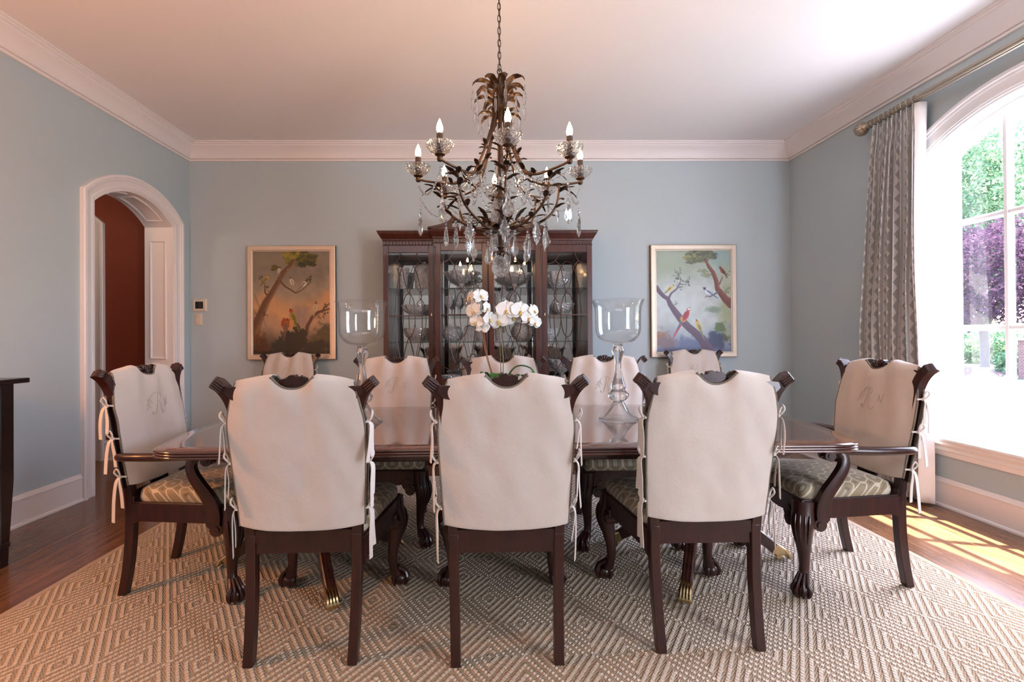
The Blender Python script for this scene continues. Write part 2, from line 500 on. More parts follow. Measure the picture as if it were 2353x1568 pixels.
# crown: profile (inset from wall, drop below ceiling)
crown = [(.0, .165), (.016, .165), (.019, .157), (.019, .150), (.012, .145), (.030, .143), (.036, .132), (.046, .110), (.062, .085), (.083, .062), (.106, .046), (.112, .036),
         (.112, .030), (.122, .028), (.128, .022), (.128, .014), (.141, .012), (.141, 0), (0, 0)]
def crown_seg(name, a, b, ia, ib, ):
    m = MB()
    rings = []
    for (px, py), (ix, iy) in ((a, ia), (b, ib)):
        rings.append([(px + ix * d, py + iy * d, ZC - h) for d, h in crown])
    m.loft(rings, True, False); return struct(name, m, M_white, smooth=25)
crown_seg('trim_1', (XL, YB), (XR, YB), (1, -1), (-1, -1))
crown_seg('trim_2', (XL, YF), (XL, YB), (1, 1), (1, -1))
crown_seg('trim_3', (XR, YB), (XR, YF), (-1, -1), (-1, 1))
crown_seg('trim_4', (XR, YF), (XL, YF), (-1, 1), (1, 1))
# baseboards
bprof = [(0, 0), (.030, 0), (.031, .008), (.027, .019), (.018, .021), (.018, .165), (.022, .168), (.022, .176), (.016, .181), (.012, .192), (.008, .20), (0, .20)]
def base(name, a, b, ia, ib=None):
    ib = ib or ia; m = MB()
    m.loft([[(a[0] + ia[0] * d, a[1] + ia[1] * d, h) for d, h in bprof], [(b[0] + ib[0] * d, b[1] + ib[1] * d, h) for d, h in bprof]])
    return struct(name, m, M_white, smooth=25)
base('baseboard_left', (XL, YF), (XL, AC - .598), (1, 0))
base('baseboard_left', (XL, AC + .598), (XL, YB), (1, 0), (1, -1))
base('baseboard_back', (XL, YB), (XR, YB), (1, -1), (-1, -1))
base('baseboard_right', (XR, YF), (XR, YB), (-1, 0), (-1, -1))
base('baseboard_front', (XL, YF), (XR, YF), (0, 1))

# arched door casing (room side), jambs, panels
cas = [(0, 0), (0, .014), (.012, .014), (.014, .018), (.024, .018), (.028, .012), (.050, .014), (.072, .020), (.076, .026), (.090, .028), (.094, .036), (.112, .036), (.118, .030), (.118, 0)]
def arch_casing(x, sx, arc, width, z0, prof=cas, zprof=None):
    """path up one side, round the arch, down the other; profile (outwards from opening, proud of wall)"""
    k = width / .118
    cy = (arc[0][0] + arc[-1][0]) / 2
    # circle centre
    (y0, zz0), (ym, zm), (y1, zz1) = arc[0], arc[len(arc) // 2], arc[-1]
    h = zm - zz0; w = (y1 - y0) / 2; R = (w * w + h * h) / (2 * h); cz = zm - R
    path = [((y0, z0), (-1, 0))]
    e = []
    for (y, z) in arc:
        d = V((y - cy, z - cz)).normalized(); e.append(((y, z), d))
    # mitre at spring points
    def mit(d, s):
        a = V((s, 0)); b = V(d); t = (a + b); return t / (1 + a.dot(b))
    pts = [((y0, z0), V((-1, 0)))] + [(e[0][0], mit(e[0][1], -1))] + e[1:-1] + [(e[-1][0], mit(e[-1][1], 1))] + [((y1, z0), V((1, 0)))]
    rings = [[(x + sx * b, p[0] + d[0] * a * k, p[1] + d[1] * a * k) for a, b in prof] for p, d in pts]
    m = MB(); m.loft(rings); return m
d1 = struct('door_1', arch_casing(XL, 1, arch_in, .118, 0), M_white, smooth=30)
struct('door_jamb', MB(), M_white, d1) if False else None
JT = .012
m = MB()
inn = [(AC - AH + JT, 0)] + [(y * 1.0 + (AC - y) * JT / AH, z - JT) for y, z in arch_in] + [(AC + AH - JT, 0)]
x0, x1 = XL + .004, XL - TH - .004
outl = [(AC - AH - .0, 0)] + arch_in + [(AC + AH, 0)]
m.loft([[(x0, *p) for p in inn], [(x1, *p) for p in inn], [(x1, *p) for p in outl], [(x0, *p) for p in outl]], ring_closed=False, cap=False, closed=True)
struct('door_jamb', m, M_white, d1, smooth=30)
# picture-frame panel mouldings on jambs and soffit
pm = [(0, 0), (.004, .010), (.012, .012), (.018, .008), (.022, .003), (.022, 0)]
def rect_mould(m, x0, x1, a0, a1, fn):
    """closed mould frame; fn(x,a,h)->point, h proud height"""
    def corner(sx, sa):
        return [fn((x1 if sx > 0 else x0) - sx * d, (a1 if sa > 0 else a0) - sa * d, h) for d, h in pm]
    cs = []
    N = 10
    for k in range(N): cs.append([fn(x0 + d, a0 + d + (a1 - a0 - 2 * d) * k / N, h) for d, h in pm])
    cs.append(corner(-1, 1)); 
    for k in range(N): cs.append([fn(x1 - d, a1 - d - (a1 - a0 - 2 * d) * k / N, h) for d, h in pm])
    cs.append(corner(1, -1))
    m.loft(cs, ring_closed=True, cap=False, closed=True)
m = MB()
xa, xb = XL - .055, XL - TH + .045
for s in (1, -1):
    yj = AC + s * (AH - JT)
    rect_mould(m, xb, xa, .30, .93, lambda x, a, h: (x, yj - s * h, a))
    rect_mould(m, xb, xa, 1.0, 2.15, lambda x, a, h: (x, yj - s * h, a))
cz = 2.466 - .713; RR = .713 - JT; amax = math.asin(AH / .713)
for a0, a1 in ((.06, amax - .10), (-amax + .10, -.06)):
    rect_mould(m, xb, xa, a0 * RR, a1 * RR, lambda x, a, h: (x, AC + (RR - h) * math.sin(a / RR), cz + (RR - h) * math.cos(a / RR)))
struct('door_panel', m, M_white, d1, smooth=30)
# plinth return of casing on hall side
struct('door_casing', arch_casing(XL - TH, -1, arch_in, .118, 0), M_white, d1, smooth=30)

# ---- hallway beyond the arch
HX = -5.2
hall_arc = [(y - 0, z) for y, z in arc_pts(-4.39, .475, 2.47, .713)]      # used in x on the red wall
def hall_back():
    m = MB(); arc = hall_arc; Y0, Y1 = 4.845, 4.99
    for Y in (Y0, Y1):
        def q(*pp): m.add([(a, Y, z) for a, z in pp], [tuple(range(len(pp)))])
        q((HX, 0), (arc[0][0], 0), (arc[0][0], 3.0), (HX, 3.0)); q((arc[-1][0], 0), (XL - TH - .001, 0), (XL - TH - .001, 3.0), (arc[-1][0], 3.0))
        for (a, za), (b, zb) in zip(arc, arc[1:]): q((a, za), (b, zb), (b, 3.0), (a, 3.0))
    lp = [(arc[0][0], 0)] + arc + [(arc[-1][0], 0)]
    for a, b in zip(lp, lp[1:]): m.add([(a[0], Y0, a[1]), (a[0], Y1, a[1]), (b[0], Y1, b[1]), (b[0], Y0, b[1])], [(0, 1, 2, 3)])
    return m
struct('wall_hall', hall_back(), M_red, smooth=0, flip=False)
m = arch_casing(0, 1, hall_arc, .13, 0)
m.v = [V((p.y, 4.845 - p.x, p.z)) for p in m.v]
d2 = struct('door_2', m, M_white, smooth=30)
m = MB(); a2 = [(hall_arc[0][0], 0)] + hall_arc + [(hall_arc[-1][0], 0)]; ctr = -4.39
a3 = [(x + (ctr - x) * .03, z - .012 if z > 0 else 0) for x, z in a2]
m.loft([[(x, 4.84, z) for x, z in a3], [(x, 5.0, z) for x, z in a3], [(x, 5.0, z) for x, z in a2], [(x, 4.84, z) for x, z in a2]], ring_closed=False, cap=False, closed=True)
struct('door_jamb', m, M_white, d2, smooth=30)
m = MB(); m.loft([[(x, 4.845 - d, h) for d, h in bprof] for x in (hall_arc[-1][0] + .13, XL - TH)])
struct('baseboard_hall', m, M_white, smooth=25)
struct('wall_hall_left', MB().bb(HX - .1, HX, 2.4, 6.9, 0, 3.0), M_red, smooth=0)
struct('wall_hall_front', MB().bb(HX, XL - TH, 2.4, 2.5, 0, 3.0), M_red, smooth=0)
struct('wall_far_room', MB().bb(HX, XL - TH, 6.8, 6.9, 0, 3.0), M_olive, smooth=0)
struct('wall_far_side', MB().bb(XL - TH, XL - TH + .08, 4.99, 6.9, 0, 3.0), M_olive, smooth=0)
struct('ceiling_hall', MB().bb(HX - .1, XL - TH + .08, 2.4, 6.9, 3.0, 3.1), M_ceil, smooth=0)
m = MB()
for k in range(45): m.bb(-5.1, -4.2, 6.76, 6.785, k * .055, k * .055 + .042)
for x in (-5.12, -4.22): m.bb(x, x + .05, 6.75, 6.795, 0, 2.48)
sh = tag(obj('plantation_shutter', m, plain('shutter_paint', (.20, .15, .07), .5)), 'dim louvred shutter at the far end seen through the hall opening', 'shutter')

# ---- window 1
w1 = struct('window_1', arch_casing(XR, -1, jamb_arc, .125, SILL - .0), M_whitewin, smooth=30)
m = MB()
ji = [(WC - .645 + .0, SILL)] + [(y + (WC - y) * .018, z - .014) for y, z in jamb_arc] + [(WC + .645, SILL)]
ji[0] = (ji[1][0], SILL); ji[-1] = (ji[-2][0], SILL)
jo = [(WC - .645, SILL)] + jamb_arc + [(WC + .645, SILL)]
m.loft([[(XR - .004, *p) for p in ji], [(XR + .245, *p) for p in ji], [(XR + .245, *p) for p in jo], [(XR - .004, *p) for p in jo]], ring_closed=False, cap=False, closed=True)
struct('window_jamb', m, M_whitewin, w1, smooth=30)
# sash: outer frame between jamb outline and glass outline
gl_arc = arc_pts(WC, .603, 2.607, 1.2)
GB = .535
gx0, gx1 = XR + .095, XR + .145
go = [(WC - .605, GB)] + gl_arc + [(WC + .605, GB)]
fo = [(ji[1][0], SILL)] + ji[1:-1] + [(ji[-2][0], SILL)]
m = MB(); n = len(go)
def ringpt(x, L): return [(x, *p) for p in L]
go_in = [(y + (WC - y) * -.022, z + (.012 if i not in (0, n - 1) else -.012)) for i, (y, z) in enumerate(go)]
m.loft([ringpt(gx0, fo), ringpt(gx0, go_in), ringpt(gx0 + .014, go), ringpt(gx1 - .01, go), ringpt(gx1, go_in), ringpt(gx1, fo)], ring_closed=True, cap=False, closed=True)
struct('window_sash', m, M_whitewin, w1, smooth=30)
# muntins
mull_y = (2.965, 2.755 * 2 - 2.965); bars_z = (1.962, 1.236)
m = MB()
def arcz(y, zp=2.607, R=1.2): return zp - R + math.sqrt(R * R - (y - WC) ** 2)
msec = [(-.021, .0), (-.021, .012), (-.010, .024), (.010, .024), (.021, .012), (.021, 0), (.021, -.012), (.010, -.02), (-.010, -.02), (-.021, -.012)]
for y in mull_y:
    m.loft([[(XR + .12 - b, y + a, z + (0 if z < 1 else 0)) for a, b in msec] for z in (GB - .005, arcz(y) + .01)])
for z in bars_z:
    m.loft([[(XR + .1213 - b * .94, y, z + a * .97) for a, b in msec] for y in (WC - .607, WC + .607)])
struct('window_muntin', m, M_whitewin, w1, smooth=30)
# panes: one per opening
ys = [WC - .604, mull_y[1], mull_y[0], WC + .604]; zs = [GB, bars_z[1], bars_z[0], None]
for i in range(3):
    for j in range(3):
        a, b = ys[i], ys[i + 1]; z0 = zs[j]
        if j < 2: out = [(a, z0), (b, z0), (b, zs[j + 1]), (a, zs[j + 1])]
        else: out = [(a, z0), (b, z0)] + [(b + (a - b) * k / 8, arcz(b + (a - b) * k / 8)) for k in range(9)]
        mm = MB(); mm.add([(XR + .124, y, z) for y, z in out], [tuple(range(len(out)))])
        struct('window_pane', mm, M_pane, w1, smooth=0)
# stool and apron
m = MB()
sp = [(XR + .10, .50), (XR - .060, .49), (XR - .068, .484), (XR - .068, .470), (XR - .060, .462), (XR - .048, .456), (XR - .048, .44), (XR - .036, .425), (XR - .026, .418), (XR - .026, .395), (XR - .018, .388), (XR - .014, .365), (XR - .010, .355), (XR, .355), (XR, .47), (XR + .10, .47)]
m.loft([[(x, y, z) for x, z in sp] for y in (WC - .80, WC + .80)])
struct('window_sill', m, M_whitewin, w1, smooth=25)
# ------------------------------------------------------------------ dining chairs
R = math.radians
HW = [(.47, .227), (.55, .23), (.674, .237), (.80, .243), (.86, .244), (.90, .241), (.972, .2255), (1.03, .209), (1.06, .205)]
def ysty(z):
    t = max(0, (z - .43) / .61); return -.245 - .09 * t ** 1.2
def claw_leg(s, armchair=False):
    """front cabriole leg; s=+1 right, -1 left"""
    m = MB(); cx, cy = .243, .243
    d = V((s * .7, .71, 0)).normalized()
    prof = [(.43, -.004, .043), (.385, .0, .044), (.35, .010, .045), (.315, .018, .044), (.28, .016, .039), (.23, .004, .031), (.18, -.008, .0245), (.13, -.012, .0205), (.095, -.006, .0205), (.07, .004, .024), (.055, .010, .026)]
    rings = []
    for z, o, r in prof:
        c = V((s * cx, cy, z)) + d * o
        k = 4 if z > .40 else 2.4
        ring = []
        for j in range(16):
            a = 2 * PI * j / 16; ca, sa = math.cos(a), math.sin(a)
            q = (abs(ca) ** k + abs(sa) ** k) ** (-1 / k)
            ring.append((c.x + r * q * ca, c.y + r * q * sa, z))
        rings.append(ring)
    m.loft(rings)
    b = V((s * cx, cy, .032)) + d * .030
    m.ball(b, (.034, .034, .032), 16, 10)
    for a in (-1.15, -.38, .38, 1.15, PI):
        ang = math.atan2(d.y, d.x) + a
        e = V((math.cos(ang), math.sin(ang), 0))
        top = V((s * cx, cy, .095)) + d * .0 + e * .016
        m.tube(smooth_path([top, b + e * .026 + V((0, 0, .034)), b + e * .0365 + V((0, 0, .012)), b + e * .0375 + V((0, 0, -.008)), b + e * .029 + V((0, 0, -.027))], 3), [.009] * 3 + [.0085] * 3 + [.010] * 3 + [.0085] * 2 + [.006] * 2, 7)
    # carved knee: acanthus ribs and side volutes
    for a in (-.75, -.4, 0, .4, .75):
        ang = math.atan2(d.y, d.x) + a; e = V((math.cos(ang), math.sin(ang), 0))
        c = V((s * cx, cy, 0))
        pts = [c + e * .050 + V((0, 0, .372)), c + d * .012 + e * .051 + V((0, 0, .335)), c + d * .015 + e * .046 + V((0, 0, .295)), c + d * .006 + e * .0345 + V((0, 0, .245)), c + d * -.002 + e * .026 + V((0, 0, .205 + abs(a) * .03))]
        m.tube(smooth_path(pts, 3), [.002, .003, .0035, .004, .004, .004, .0035, .0035, .003, .0025, .002, .002, .0015], 6)
    for ax in (V((-s, 0, 0)), V((0, -1, 0))):
        c = V((s * cx, cy, .325)) + ax * .062 + d * .006
        side = V((0, 1, 0)) if ax.x else V((s, 0, 0))
        m.tube([c - side * .026, c + side * .030], .030, 12)
        m.tube([c - side * .02, c + side * .036], .017, 10)
        c2 = c + V((0, 0, .03)) + ax * .02
        m.tube([c2 - side * .022, c2 + side * .022], [.032, .03], 10)
    return m
def rear_leg(s):
    m = MB(); pts = smooth_path([(s * .187, -.290, 0), (s * .190, -.266, .12), (s * .193, -.250, .26), (s * .195, -.245, .36), (s * .195, -.245, .46)], 4)
    sec = [(-.018, -.021), (.018, -.021), (.018, .021), (-.018, .021)]
    rings = [[(p.x + a, p.y + b * (1 - .1 * (1 - p.z / .46)), p.z) for a, b in sec] for p in pts]
    m.loft(rings); return m
def seat_frame():
    m = MB()
    # side rails
    for s in (1, -1):
        a, b = V((s * .205, -.235, 0)), V((s * .262, .252, 0)); t = (b - a).normalized(); n = V((-t.y, t.x, 0)) * .012
        N = 10; rings = []
        for i in range(N + 1):
            p = a.lerp(b, i / N); zb = .350 - .018 * (1 if i in (0, N) else 0) + .0
            rings.append([p - n + V((0, 0, zb)), p + n + V((0, 0, zb)), p + n + V((0, 0, .432)), p - n + V((0, 0, .432))])
        m.loft(rings)
        m.tube([a + V((0, 0, .432)), b + V((0, 0, .432))], .0065, 8)
    N = 24; rings = []
    for i in range(N + 1):
        x = -.262 + .524 * i / N; u = abs(x) / .262
        zb = .352 - .05 * max(0, (u - .55) / .45) ** 1.5 + .004 * math.cos(u * 9)
        rings.append([(x, .240, zb), (x, .264, zb), (x, .264, .432), (x, .240, .432)])
    m.loft(rings); m.tube([(-.268, .258, .432), (.268, .258, .432)], .0065, 8)
    rings = []
    for i in range(N + 1):
        x = -.20 + .40 * i / N; u = abs(x) / .2
        zb = .388 - .045 * max(0, (u - .82) / .18) ** 2
        rings.append([(x, -.256, zb), (x, -.232, zb), (x, -.232, .47), (x, -.256, .47)])
    m.loft(rings)
    return m
def seat_cushion():
    m = MB()
    def outl(k, z, dz=0):
        pts = []
        base = [(.268, .262), (-.268, .262), (-.205, -.222), (.205, -.222)]
        n = 7; r = .05
        for i in range(4):
            p = V(base[i]); a = V(base[i - 1]); b = V(base[(i + 1) % 4])
            d0 = (a - p).normalized(); d1 = (b - p).normalized()
            for j in range(n):
                t = j / (n - 1); q = (p + d0 * r * (1 - t) ** 2 + d1 * r * t ** 2)
                pts.append(q)
            for j in range(1, 7): pts.append((p + d1 * r).lerp(b - d1 * r, j / 7))
        c = V((0, .02))
        return [((q - c) * k + c) for q in pts], z
    rings = []
    for k, z in ((.955, .426), (.985, .436), (.995, .455), (.99, .472), (.965, .488), (.91, .497), (.80, .505), (.6, .512), (.35, .516), (.12, .517)):
        o, zz = outl(k, z); rings.append([(q.x, q.y, zz) for q in o])
    m.loft(rings); return m
def back_frame():
    m = MB()
    for s in (1, -1):
        path = [(.196, .43), (.201, .58), (.208, .72), (.213, .84), (.219, .92), (.231, .97), (.250, 1.005), (.271, 1.028)]
        pts = smooth_path([(s * x, ysty(z), z) for x, z in path], 4)
        secs = []
        for i, p in enumerate(pts):
            t = i / (len(pts) - 1); w = .0175 + .002 * max(0, (t - .5) / .5); h = .017 + .004 * t
            secs.append([(-w, -h), (w, -h), (w, h), (-w, h)])
        m.sweep(pts, secs, (0, 1, 0))
        # scrolled, reeded ear
        y = ysty(1.03); c = V((s * .272, y, 1.027)); ax = V((s * .62, 0, -.78))   # along the roll
        q = V((s * .78, 0, .62))
        for k in range(4):
            o = ax * (-.0135 + .009 * k)
            m.tube([c + o - q * .03 + V((0, -.019, 0)), c + o + q * .006 + V((0, -.024, 0)), c + o + q * .014, c + o + q * .006 + V((0, .024, 0)), c + o - q * .03 + V((0, .019, 0))], [.004, .0055, .0062, .0055, .004], 8)
        m.tube([c + ax * -.018, c + ax * .018], .0205, 14)
        # crest rail half (cupid's bow)
        pts = smooth_path([(s * .240, y, 1.004), (s * .20, y, .992), (s * .13, y, .99), (s * .07, y, 1.003), (0, y, 1.005)], 5)
        secs = [[(-q, -.016), (q, -.016), (q, .016), (-q, .016)] for q in [.010 + .014 * min(1, i / 4) for i in range(len(pts))]]
        m.sweep(pts, secs, (0, 1, 0))
    # splat
    rings = []
    for i in range(25):
        t = i / 24; z = .44 + .55 * t; w = .055 + .035 * math.sin(t * PI * 1.3) ** 2 + .06 * max(0, t - .75) * 2
        y = ysty(z); rings.append([(-w, y - .006, z), (w, y - .006, z), (w, y + .006, z), (-w, y + .006, z)])
    m.loft(rings)
    m.bb(-.2, .2, -.262, -.235, .43, .475)
    return m
def crest_shell():
    m = MB(); y = ysty(1.03)
    out = []
    for i in range(64):
        a = PI * i / 63; r = .047 + .009 * abs(math.sin(a * 4.5))
        out.append((1.14 * r * math.cos(a), r * math.sin(a) * .92))
    rings = [[(x, y + yy, 1.006 + z) for x, z in out + [(-.055, -.02), (.055, -.02)]] for yy in (-.014, .008)]
    m.loft(rings)
    for k in range(9):
        a = PI * (k + .5) / 9; e = V((math.cos(a) * 1.14, 0, math.sin(a) * .92))
        c = V((0, y + .008, 1.004))
        m.tube([c + e * .008, c + e * .028 + V((0, .006, 0)), c + e * .046 + V((0, .006, 0)), c + e * .054], [.003, .006, .0085, .006], 7)
    return m
def cover_T(x):
    a = abs(x)
    if a < .075: return 1.008 + .044 * (a / .075) ** 2.2
    return 1.052 - .022 * ((a - .075) / .134) ** 1.3
NU, NV = 44, 30
def slipcover(seed):
    m = MB(); F = {}; B = {}
    us = [-1 + 2 * i / NU for i in range(NU + 1)]
    def xz(u, t, front):
        zb = (.512 - .004 * (1 - u * u) + .03 * max(0, abs(u) - .8) * 3 * .3) if front else (.497 - .014 * (1 - u * u))
        T = cover_T(u * .209); z = zb + (T - zb) * t
        return u * lerp(HW, z), z
    for side in (0, 1):
        for i, u in enumerate(us):
            for j in range(NV + 1):
                t = j / NV; x, z = xz(u, t, side == 1)
                e = 1 - abs(u) ** 3
                nz = noise.noise(V((x * 5 + seed * 3.1, z * 4, side * 5.0))) * .008 + noise.noise(V((x * 13 + seed, z * 9 + x * 6, 3 + side * 5.0))) * .0045 + abs(noise.noise(V((x * 9 - z * 7, z * 5 + x * 3 + seed, 8 + side * 5.0)))) * .004
                fold = math.sin(u * 10.5 + seed + .7 * math.sin(z * 5)) * .0085 * t ** 1.2 * (1 if side else .35)
                close = max(0, (t - .9) / .1) ** 2
                if side == 0: y = ysty(z) - (.017 + .026 * e) + (nz + fold) + .016 * close
                else: y = ysty(z) + (.017 + .024 * e) + nz + fold - .014 * close
                (F if side else B)[(i, j)] = len(m.v); m.v.append(V((x, y, z)))
        D = F if side else B
        for i in range(NU):
            for j in range(NV):
                f = [D[i, j], D[i + 1, j], D[i + 1, j + 1], D[i, j + 1]]
                m.f.append(f); m.mi.append(0)
    mid = {}
    for i, u in enumerate(us):
        if abs(u) * .209 >= .0745:
            a, b = m.v[B[i, NV]], m.v[F[i, NV]]
            mid[i] = len(m.v); m.v.append((a + b) / 2 + V((0, 0, .007)))
    for i in range(NU):
        if i in mid and i + 1 in mid:
            m.f.append([B[i, NV], B[i + 1, NV], mid[i + 1], mid[i]]); m.mi.append(0)
            m.f.append([mid[i], mid[i + 1], F[i + 1, NV], F[i, NV]]); m.mi.append(0)
    edges = []
    for D in (B, F):
        edges.append([m.v[D[0, j]] for j in range(NV + 1)]); edges.append([m.v[D[NU, j]] for j in range(NV + 1)])
        nk = [i for i in range(NU + 1) if abs(us[i]) * .209 <= .0795]
        edges.append([m.v[D[i, NV]] for i in nk])
    return m, edges
def tie(s, z, L, seed):
    """knot, loop and two hanging tails at the side edge"""
    m = MB(); rnd = random.Random(seed)
    x = lerp(HW, z) + .006; y = ysty(z); c = V((s * x, y, z))
    m.tube([c + V((0, -.02, 0)), c + V((s * .003, 0, .001)), c + V((0, .02, 0))], .0042, 7)
    m.ball(c + V((s * .005, -.006, 0)), (.0075, .009, .009), 8, 6)
    def ribbon(pts, w):
        pts = smooth_path(pts, 4); rings = []
        for i, p in enumerate(pts):
            t = i / (len(pts) - 1); ww = w * (.55 + .45 * min(1, t * 3))
            dx = V((.35 * s, .94, 0))
            dx.normalize(); nn = V((.94 * s, -.35, 0)) * .0011
            rings.append([p + dx * ww - nn, p + dx * ww + nn, p - dx * ww + nn, p - dx * ww - nn])
        m.loft(rings)
    k = c + V((s * .008, -.008, 0))
    for q in range(2):
        l = L * (1 if q else .78) * rnd.uniform(.9, 1.1); dy = (-.012 if q else .012) * rnd.uniform(.5, 1.6)
        ribbon([k, k + V((s * .010, dy * .4, -l * .12)), k + V((s * .009, dy, -l * .5)), k + V((s * rnd.uniform(.0, .014), dy * 1.2, -l))], .0100)
    lp = [k, k + V((s * .013, -.012, .024)), k + V((s * .012, -.002, .040)), k + V((s * .011, .010, .022)), k + V((0, .003, 0))]
    m.tube(smooth_path(lp, 4), .0036, 6)
    return m
def mono_strokes():
    R = [[(-.030, .004), (-.040, .022), (-.030, .045), (-.008, .055), (.016, .054), (.026, .040), (.018, .022), (.000, .012), (-.004, .010)],
         [(.010, .052), (.002, .020), (-.010, -.025), (-.018, -.045), (-.032, -.050), (-.038, -.040), (-.032, -.034)],
         [(.000, .012), (.010, .008), (.013, -.010), (.015, -.036), (.026, -.050), (.040, -.044), (.044, -.036)]]
    A = [[(-.078, -.018), (-.072, -.024), (-.066, -.014), (-.056, .012), (-.050, .028), (-.049, .005), (-.047, -.012), (-.042, -.016)],
         [(-.074, -.002), (-.066, .004), (-.056, .000), (-.048, .002)]]
    N = [[(.050, -.020), (.056, -.014), (.060, .010), (.062, .022), (.068, .002), (.074, -.014), (.078, .006), (.082, .026), (.090, .030)]]
    return R, A + N
def monogram(m_cov):
    """threads lying on the front panel"""
    from mathutils.bvhtree import BVHTree
    bv = BVHTree.FromPolygons(m_cov.v, m_cov.f)
    m = MB(); big, small = mono_strokes()
    for L, r in ((big, .0014), (small, .0009)):
        for st in L:
            pts = []
            for p in smooth_path([(a, 0, b) for a, b in st], 5):
                o = V((-p.x, .4, .862 + p.z))
                h = bv.ray_cast(o, V((0, -1, 0)))
                if h[0]: pts.append(h[0] + V((0, .0060, 0)))
            m.tube(pts, r, 5)
            if r > .001 and st is big[1]:
                m.tube([p + V((.0028, 0, 0)) for p in pts], r, 5)
    return m
def arm_parts(s):
    a = MB()
    path = [(.212, -.268, .635), (.250, -.262, .652), (.288, -.225, .661), (.305, -.15, .664), (.304, -.05, .664), (.292, .05, .664), (.280, .12, .661), (.282, .165, .650), (.29, .172, .635)]
    pts = smooth_path([(s * x, y, z) for x, y, z in path], 4); n = len(pts); secs = []
    for i in range(n):
        t = i / (n - 1); w = .019 + .006 * t; h = .014 + .002 * t
        secs.append([(w * math.cos(q) * (1 if True else 1), h * math.sin(q)) for q in [2 * PI * j / 10 for j in range(10)]])
    a.sweep(pts, secs, (0, 0, 1)) if False else a.tube(pts, [.017 + .005 * i / n for i in range(n)], 10)
    c = V((s * .285, .160, .645)); a.tube([c + V((-.026, 0, 0)), c + V((.026, 0, 0))], .024, 14); a.tube([c + V((-.030, 0, 0)), c + V((.030, 0, 0))], .012, 10)
    b = MB()
    path = [(.283, .100, .655), (.286, .085, .630), (.289, .090, .590), (.287, .120, .535), (.283, .155, .480), (.279, .176, .430), (.277, .180, .385), (.276, .175, .362)]
    pts = smooth_path([(s * x, y, z) for x, y, z in path], 4); n = len(pts); secs = []
    for i in range(n):
        t = i / (n - 1); w = .017 + .018 * t ** 1.3; secs.append([(-w, -.014), (-w * .6, -.0175), (w * .6, -.0175), (w, -.014), (w, .014), (w * .6, .0175), (-w * .6, .0175), (-w, .014)])
    b.sweep(pts, secs, (1, 0, 0))
    return a, b
TIES = ((.885, .150), (.735, .165), (.560, .190))
def make_chair(name, label, cat, group, seed, arms=False):
    t = thing(name, label, cat, group=group)
    for s in (1, -1):
        obj('leg', claw_leg(s), M_chairwood, t, smooth=50)
        obj('leg', rear_leg(s), M_chairwood, t, bevel=.003)
    obj('seat_frame', seat_frame(), M_chairwood, t, smooth=30)
    obj('seat', seat_cushion(), M_seat, t, smooth=60)
    obj('back_frame', back_frame(), M_chairwood, t, smooth=35)
    obj('crest_shell', crest_shell(), M_chairwood, t, smooth=60)
    mc, edges = slipcover(seed)
    cov = obj('slipcover', mc, M_linen, t, smooth=80, solid=.004, solid_off=1, subsurf=1)
    pm_ = MB()
    for e in edges: pm_.tube(e, .0050, 7)
    obj('piping', pm_, M_braid, cov, smooth=60)
    for s in (1, -1):
        for k, (z, L) in enumerate(TIES): obj('tie', tie(s, z, L, seed * 10 + k + (5 if s > 0 else 0)), M_tie, cov, smooth=50)
    obj('monogram', monogram(mc), M_thread, cov, smooth=60)
    if arms:
        for s in (1, -1):
            a, b = arm_parts(s)
            o = obj('arm', a, M_chairwood, t, smooth=60); obj('arm_support', b, M_chairwood, o, smooth=45)
    return t
G = 'side chairs around the dining table'
protoA = make_chair('dining_chair', 'x', 'chair', G, 1)
protoB = make_chair('dining_chair', 'x', 'chair', G, 5)
protoC = make_chair('dining_armchair', 'x', 'armchair', None, 9, True)
def place(o, x, y, rz, label, cat='chair', group=G):
    o.location = (x, y, RUGZ + .0015 if abs(y) < 4.3 else 0.0); o.rotation_euler = (0, 0, rz); o['label'] = label; o['category'] = cat
    if group: o['group'] = group
    return o
RUGZ = .012
place(protoA, -.688, 2.064, R(0.5), 'mahogany side chair in plain linen cover, back to the viewer, leftmost of the front three')
place(protoB, .064, 2.045, R(.4), 'mahogany side chair in plain linen cover, back to the viewer, in front of the orchid')
place(copy_tree(protoA), .832, 2.10, R(.3), 'mahogany side chair in plain linen cover, back to the viewer, beside the right armchair')
place(copy_tree(protoB), -.624, 3.0, PI, 'monogrammed linen-covered side chair across the table, behind the left hurricane vase')
place(copy_tree(protoA), .105, 2.93, PI, 'linen-covered side chair across the table, directly behind the white orchid')
place(copy_tree(protoB), .790, 2.925, PI, 'monogrammed linen-covered side chair across the table, behind the right hurricane vase')
G2 = 'spare side chairs against the back wall'
place(copy_tree(protoB), -1.935, 4.44, PI, 'linen-covered side chair against the wall below the warm brown bird painting', group=G2)
place(copy_tree(protoA), 2.054, 4.44, PI, 'linen-covered side chair against the wall below the pale blue bird painting', group=G2)
G3 = 'armchairs at the table ends'
place(protoC, -1.41, 2.467, R(-90), 'mahogany armchair with monogrammed linen cover at the doorway end of the table', 'armchair', G3)
place(copy_tree(protoC), 1.685, 2.43, R(90), 'mahogany armchair with monogrammed linen cover at the window end of the table', 'armchair', G3)
